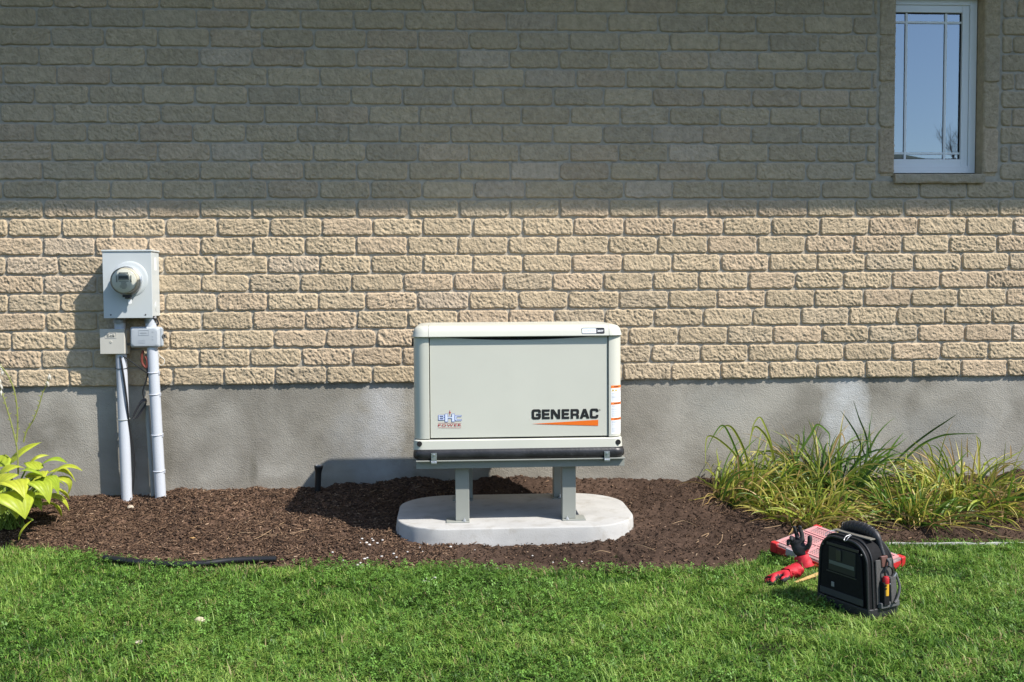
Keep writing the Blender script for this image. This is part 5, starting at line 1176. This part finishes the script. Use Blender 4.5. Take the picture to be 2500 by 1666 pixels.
b_ = MB(); b_.rings([[(-0.006, -0.026, 0.0), (0.006, -0.026, 0.0), (0.006, -0.014, 0.0), (-0.006, -0.014, 0.0)], [(-0.006, 0.016, 0.048), (0.006, 0.016, 0.048), (0.006, 0.028, 0.040), (-0.006, 0.028, 0.040)]]); b_.build('handle', galv_m, tl_, bevel=0.002, world_coords=False)

# ------------------------------------------------------------------ red organizer with clear lid, tilted on the bed's edge
Lc, Tc, Rc = GZ(1883, 1321, 0.085), GZ(1984, 1275.5, 0.13), GZ(2197.7, 1352.6, 0.065)
e1 = Rc - Tc; e2 = Tc - Lc; LX, LY = e1.length, e2.length
ux = e1.normalized(); uz = ux.cross(e2).normalized(); uy = uz.cross(ux)
Mo = Matrix(((ux.x, uy.x, uz.x, Lc.x), (ux.y, uy.y, uz.y, Lc.y), (ux.z, uy.z, uz.z, Lc.z), (0, 0, 0, 1)))
org = thing('organizer_case', 'red parts organizer case with clear lid lying tilted behind the bag', 'case', tuple(Lc))
org.rotation_euler = Mo.to_euler()
ored = M('red_case_plastic', (0.50, 0.025, 0.03), 0.4)
pink = M('frosted_red_bin', (0.52, 0.10, 0.10), 0.5)
clear = bpy.data.materials.new('clear_lid'); clear.use_nodes = True; nt = clear.node_tree; N = nt.nodes; L = nt.links; N.remove(N['Principled BSDF'])
tr = N.new('ShaderNodeBsdfTransparent'); tr.inputs[0].default_value = (0.92, 0.90, 0.90, 1); df = N.new('ShaderNodeBsdfPrincipled'); df.inputs['Base Color'].default_value = (0.62, 0.50, 0.49, 1); df.inputs['Roughness'].default_value = 0.18
ms = N.new('ShaderNodeMixShader'); ms.inputs[0].default_value = 0.38; L.new(tr.outputs[0], ms.inputs[1]); L.new(df.outputs[0], ms.inputs[2]); L.new(ms.outputs[0], N['Material Output'].inputs[0])
H_ = 0.062
def O(mbx, name, m_, **k): return mbx.build(name, m_, org, world_coords=False, **k)
b_ = MB(); b_.prism(rrect(0, LX, 0, LY, 0.02), 'z', -H_, -H_ + 0.004)
o_ = rrect(0, LX, 0, LY, 0.02); i_ = rrect(0.006, LX - 0.006, 0.006, LY - 0.006, 0.015)
n_ = len(o_)
b_.add([(x, y, -H_ + 0.0042) for x, y in o_] + [(x, y, -0.022) for x, y in o_] + [(x, y, -0.022) for x, y in i_] + [(x, y, -H_ + 0.0042) for x, y in i_],
       [f for k in range(n_) for f in ((k, (k + 1) % n_, n_ + (k + 1) % n_, n_ + k), (n_ + k, n_ + (k + 1) % n_, 2 * n_ + (k + 1) % n_, 2 * n_ + k), (2 * n_ + k, 2 * n_ + (k + 1) % n_, 3 * n_ + (k + 1) % n_, 3 * n_ + k))])
O(b_, 'tray', ored, angle=35)
for x, y in ((0, 0), (LX, 0), (0, LY), (LX, LY)):
    b_ = MB(); sx2, sy2 = (1 if x == 0 else -1), (1 if y == 0 else -1)
    xs, ys = sorted((x - 0.005 * sx2, x + 0.04 * sx2)), sorted((y - 0.005 * sy2, y + 0.03 * sy2)); b_.box(*xs, *ys, -H_ - 0.001, -0.004); O(b_, 'corner_bumper', ored, bevel=0.006)
# bins inside
cols = [(0.03, 0.33), (0.35, 0.65), (0.67, 0.97)]; rows_ = [(0.06, 0.34), (0.37, 0.64), (0.67, 0.94)]
for ci, (a, b2) in enumerate(cols):
    for ri, (c1, d1) in enumerate(rows_):
        x0_, x1_, y0_, y1_ = a * LX, b2 * LX, c1 * LY, d1 * LY
        b_ = MB(); b_.prism(rrect(x0_, x1_, y0_, y1_, 0.01, 4), 'z', -H_ + 0.005, -0.024); O(b_, 'bin', pink, bevel=0.003)
b_ = MB(); b_.prism(rrect(0.002, LX - 0.002, 0.002, LY - 0.002, 0.02), 'z', -0.0215, -0.006); lid_ = O(b_, 'clear_lid', clear, bevel=0.003)
b_ = MB(); pinkr = M('lid_rib', (0.60, 0.28, 0.28), 0.35)
for ci, (a, b2) in enumerate(cols):
    for ri, (c1, d1) in enumerate(rows_):
        x0_, x1_, y0_, y1_ = a * LX, b2 * LX, c1 * LY, d1 * LY
        frx = [(x0_, x1_, y0_, y0_ + 0.014), (x0_, x1_, y1_ - 0.014, y1_), (x0_, x0_ + 0.016, y0_ + 0.0141, y1_ - 0.0141), (x1_ - 0.016, x1_, y0_ + 0.0141, y1_ - 0.0141)]
        for q_ in frx: b_.box(*q_, -0.0058, -0.001)
        for k in range(1, 12):
            for m2_ in range(1, 5):
                xx, yy = x0_ + (x1_ - x0_) * k / 12, y0_ + 0.012 + (y1_ - y0_ - 0.02) * m2_ / 5
                b_.box(xx - 0.0035, xx + 0.0035, yy - 0.0045, yy + 0.0045, -0.0058, -0.0035)
b_.build('lid_rib', pinkr, lid_, world_coords=False, smooth=False)
for x in (LX * 0.25, LX * 0.75):
    b_ = MB(); b_.box(x - 0.035, x + 0.035, -0.010, -0.0005, -0.045, -0.004); O(b_, 'latch', M('clear_latch', (0.40, 0.36, 0.40), 0.25), bevel=0.003)
b_ = MB(); b_.box(LX * 0.4, LX * 0.6, -0.016, -0.001, -0.05, -0.03); O(b_, 'handle', ored, bevel=0.004)

# ------------------------------------------------------------------ work gloves
gred, gblk = M('glove_red', (0.55, 0.015, 0.03), 0.65, var=0.15, vscale=60, bump=0.001, bscale=300), M('glove_black', (0.018, 0.018, 0.02), 0.7, var=0.2, vscale=60, bump=0.001, bscale=300)
def skin(verts, edges, radii, root=0, lvl=2):
    me = bpy.data.meshes.new('skin'); me.from_pydata(verts, edges, []); ob = bpy.data.objects.new('skin', me); COL.objects.link(ob)
    md = ob.modifiers.new('s', 'SKIN'); md.use_smooth_shade = True
    sv = me.skin_vertices[0].data if me.skin_vertices else me.skin_vertices.new(name='').data
    for k, r_ in enumerate(radii): sv[k].radius = r_ if isinstance(r_, tuple) else (r_, r_); sv[k].use_root = (k == root)
    sb = ob.modifiers.new('u', 'SUBSURF'); sb.levels = lvl; sb.render_levels = lvl
    dg = bpy.context.evaluated_depsgraph_get(); dg.update(); m2 = bpy.data.meshes.new_from_object(ob.evaluated_get(dg))
    bpy.data.objects.remove(ob); bpy.data.meshes.remove(me); return m2
def glove(name, label, mat4, curl, spread, cuff_len=0.07, seed=0, size=1.0):
    """hand along +z, palm towards -y, thumb to +x"""
    random.seed(seed); root = thing(name, label, 'glove', tuple(mat4.translation)); root.rotation_euler = mat4.to_euler(); root.scale = (size,) * 3
    v = [(0, 0, 0.0), (0, 0, 0.045), (0, 0.002, 0.085)]; e_ = [(0, 1), (1, 2)]; r_ = [(0.032, 0.020), (0.042, 0.021), (0.040, 0.018)]
    for f, (x, L_) in enumerate(((-0.033, 0.058), (-0.011, 0.075), (0.012, 0.080), (0.034, 0.070))):
        k = len(v); c0 = curl[f]; y, z = 0.0, 0.092; dx_ = spread * (x / 0.03); a = 0.0; xx = x
        v.append((x, y, z)); r_.append(0.0125); e_.append((2, k))
        for s_ in range(3):
            a += c0; xx += dx_ * 0.010; y -= math.sin(a) * L_ / 3; z += math.cos(a) * L_ / 3
            v.append((xx, y, z)); r_.append(0.0118 - 0.0008 * s_); e_.append((k + s_, k + s_ + 1))
    k = len(v); 
    for s_, p in enumerate(((0.040, -0.006, 0.035), (0.062, -0.014, 0.056), (0.074, -0.018, 0.080), (0.079, -0.020, 0.100))):
        v.append(p); r_.append((0.015, 0.0135, 0.0125, 0.0115)[s_]); e_.append((1 if s_ == 0 else k + s_ - 1, k + s_))
    me = skin(v, e_, r_)
    for vt in me.vertices:
        q_ = vt.co; d_ = 0.0025 * float(vnoise(q_.x * 60, q_.y * 60, q_.z * 60 + seed, 4)); vt.co = q_ + vt.normal * d_
    me.materials.append(gblk); me.materials.append(gred); 
    for p in me.polygons: p.material_index = 1 if (p.normal.y > 0.25 and p.center.z < 0.12) or (p.center.x > 0.03 and p.center.z < 0.03) else 0
    me.shade_smooth()
    o = bpy.data.objects.new('hand_shell', me); COL.objects.link(o); o.parent = root
    cf = MB(); rs = []
    for k in range(9):
        t_ = k / 8; z = 0.008 - cuff_len * t_; w_, d_ = 0.037 + 0.010 * t_, 0.024 + 0.006 * t_
        rs.append([((w_ + 0.004 * math.sin(5 * a + k * 1.3 + seed)) * math.cos(a), (d_ + 0.003 * math.sin(4 * a + k * 1.9)) * math.sin(a), z) for a in np.linspace(0, 2 * math.pi, 25)[:-1]])
    rs.append([(x * 0.85, y * 0.8, z + 0.004) for x, y, z in rs[-1]]); rs.append([(x * 0.8, y * 0.75, z + 0.05) for x, y, z in rs[-2]])
    cf.rings(rs, False, True); cf.build('cuff', gred, root, world_coords=False, angle=70)
    return root
g1p = GZ(1957, 1381, 0.02)
m1 = Matrix.Translation(g1p + Vector((0.0, 0.0, 0.045))) @ Matrix.Rotation(R(-14), 4, 'Y') @ Matrix.Rotation(R(-16), 4, 'X') @ Matrix.Rotation(R(-25), 4, 'Z')
glove('work_glove', 'red and black work glove propped upright against the organizer case', m1, (1.05, 0.75, 0.15, 0.10), 0.25, 0.065, 2)
g2p = GZ(1922, 1400, 0.045)
m2 = Matrix.Translation(g2p) @ Matrix.Rotation(R(-68), 4, 'Z') @ Matrix.Rotation(R(97), 4, 'X') @ Matrix.Rotation(R(25), 4, 'Z')
glove('work_glove', 'red and black work glove lying crumpled flat on the grass', m2, (0.45, 0.5, 0.55, 0.6), 0.1, 0.06, 5, 1.2)
c_ = MB(); pa, pb_ = GZ(1940, 1421, 0.035), GZ(2010, 1397, 0.035); t_ = (pb_ - pa).normalized(); s_ = Vector((-t_.y, t_.x, 0)) * 0.011
c_.rings([[pa - s_ * 0.5 + Vector((0, 0, -0.006)), pa + s_ * 0.5 + Vector((0, 0, -0.006)), pa + s_ * 0.5, pa - s_ * 0.5], [pb_ - s_ + Vector((0, 0, -0.007)), pb_ + s_ + Vector((0, 0, -0.007)), pb_ + s_ + Vector((0, 0, 0.006)), pb_ - s_ + Vector((0, 0, 0.006))]])
tag(c_.build('wood_stake', M('pale_wood', (0.55, 0.36, 0.14), 0.6, var=0.15, vscale=40), bevel=0.0015), 'pale wooden stake lying in the grass between the gloves and bag', 'stake')
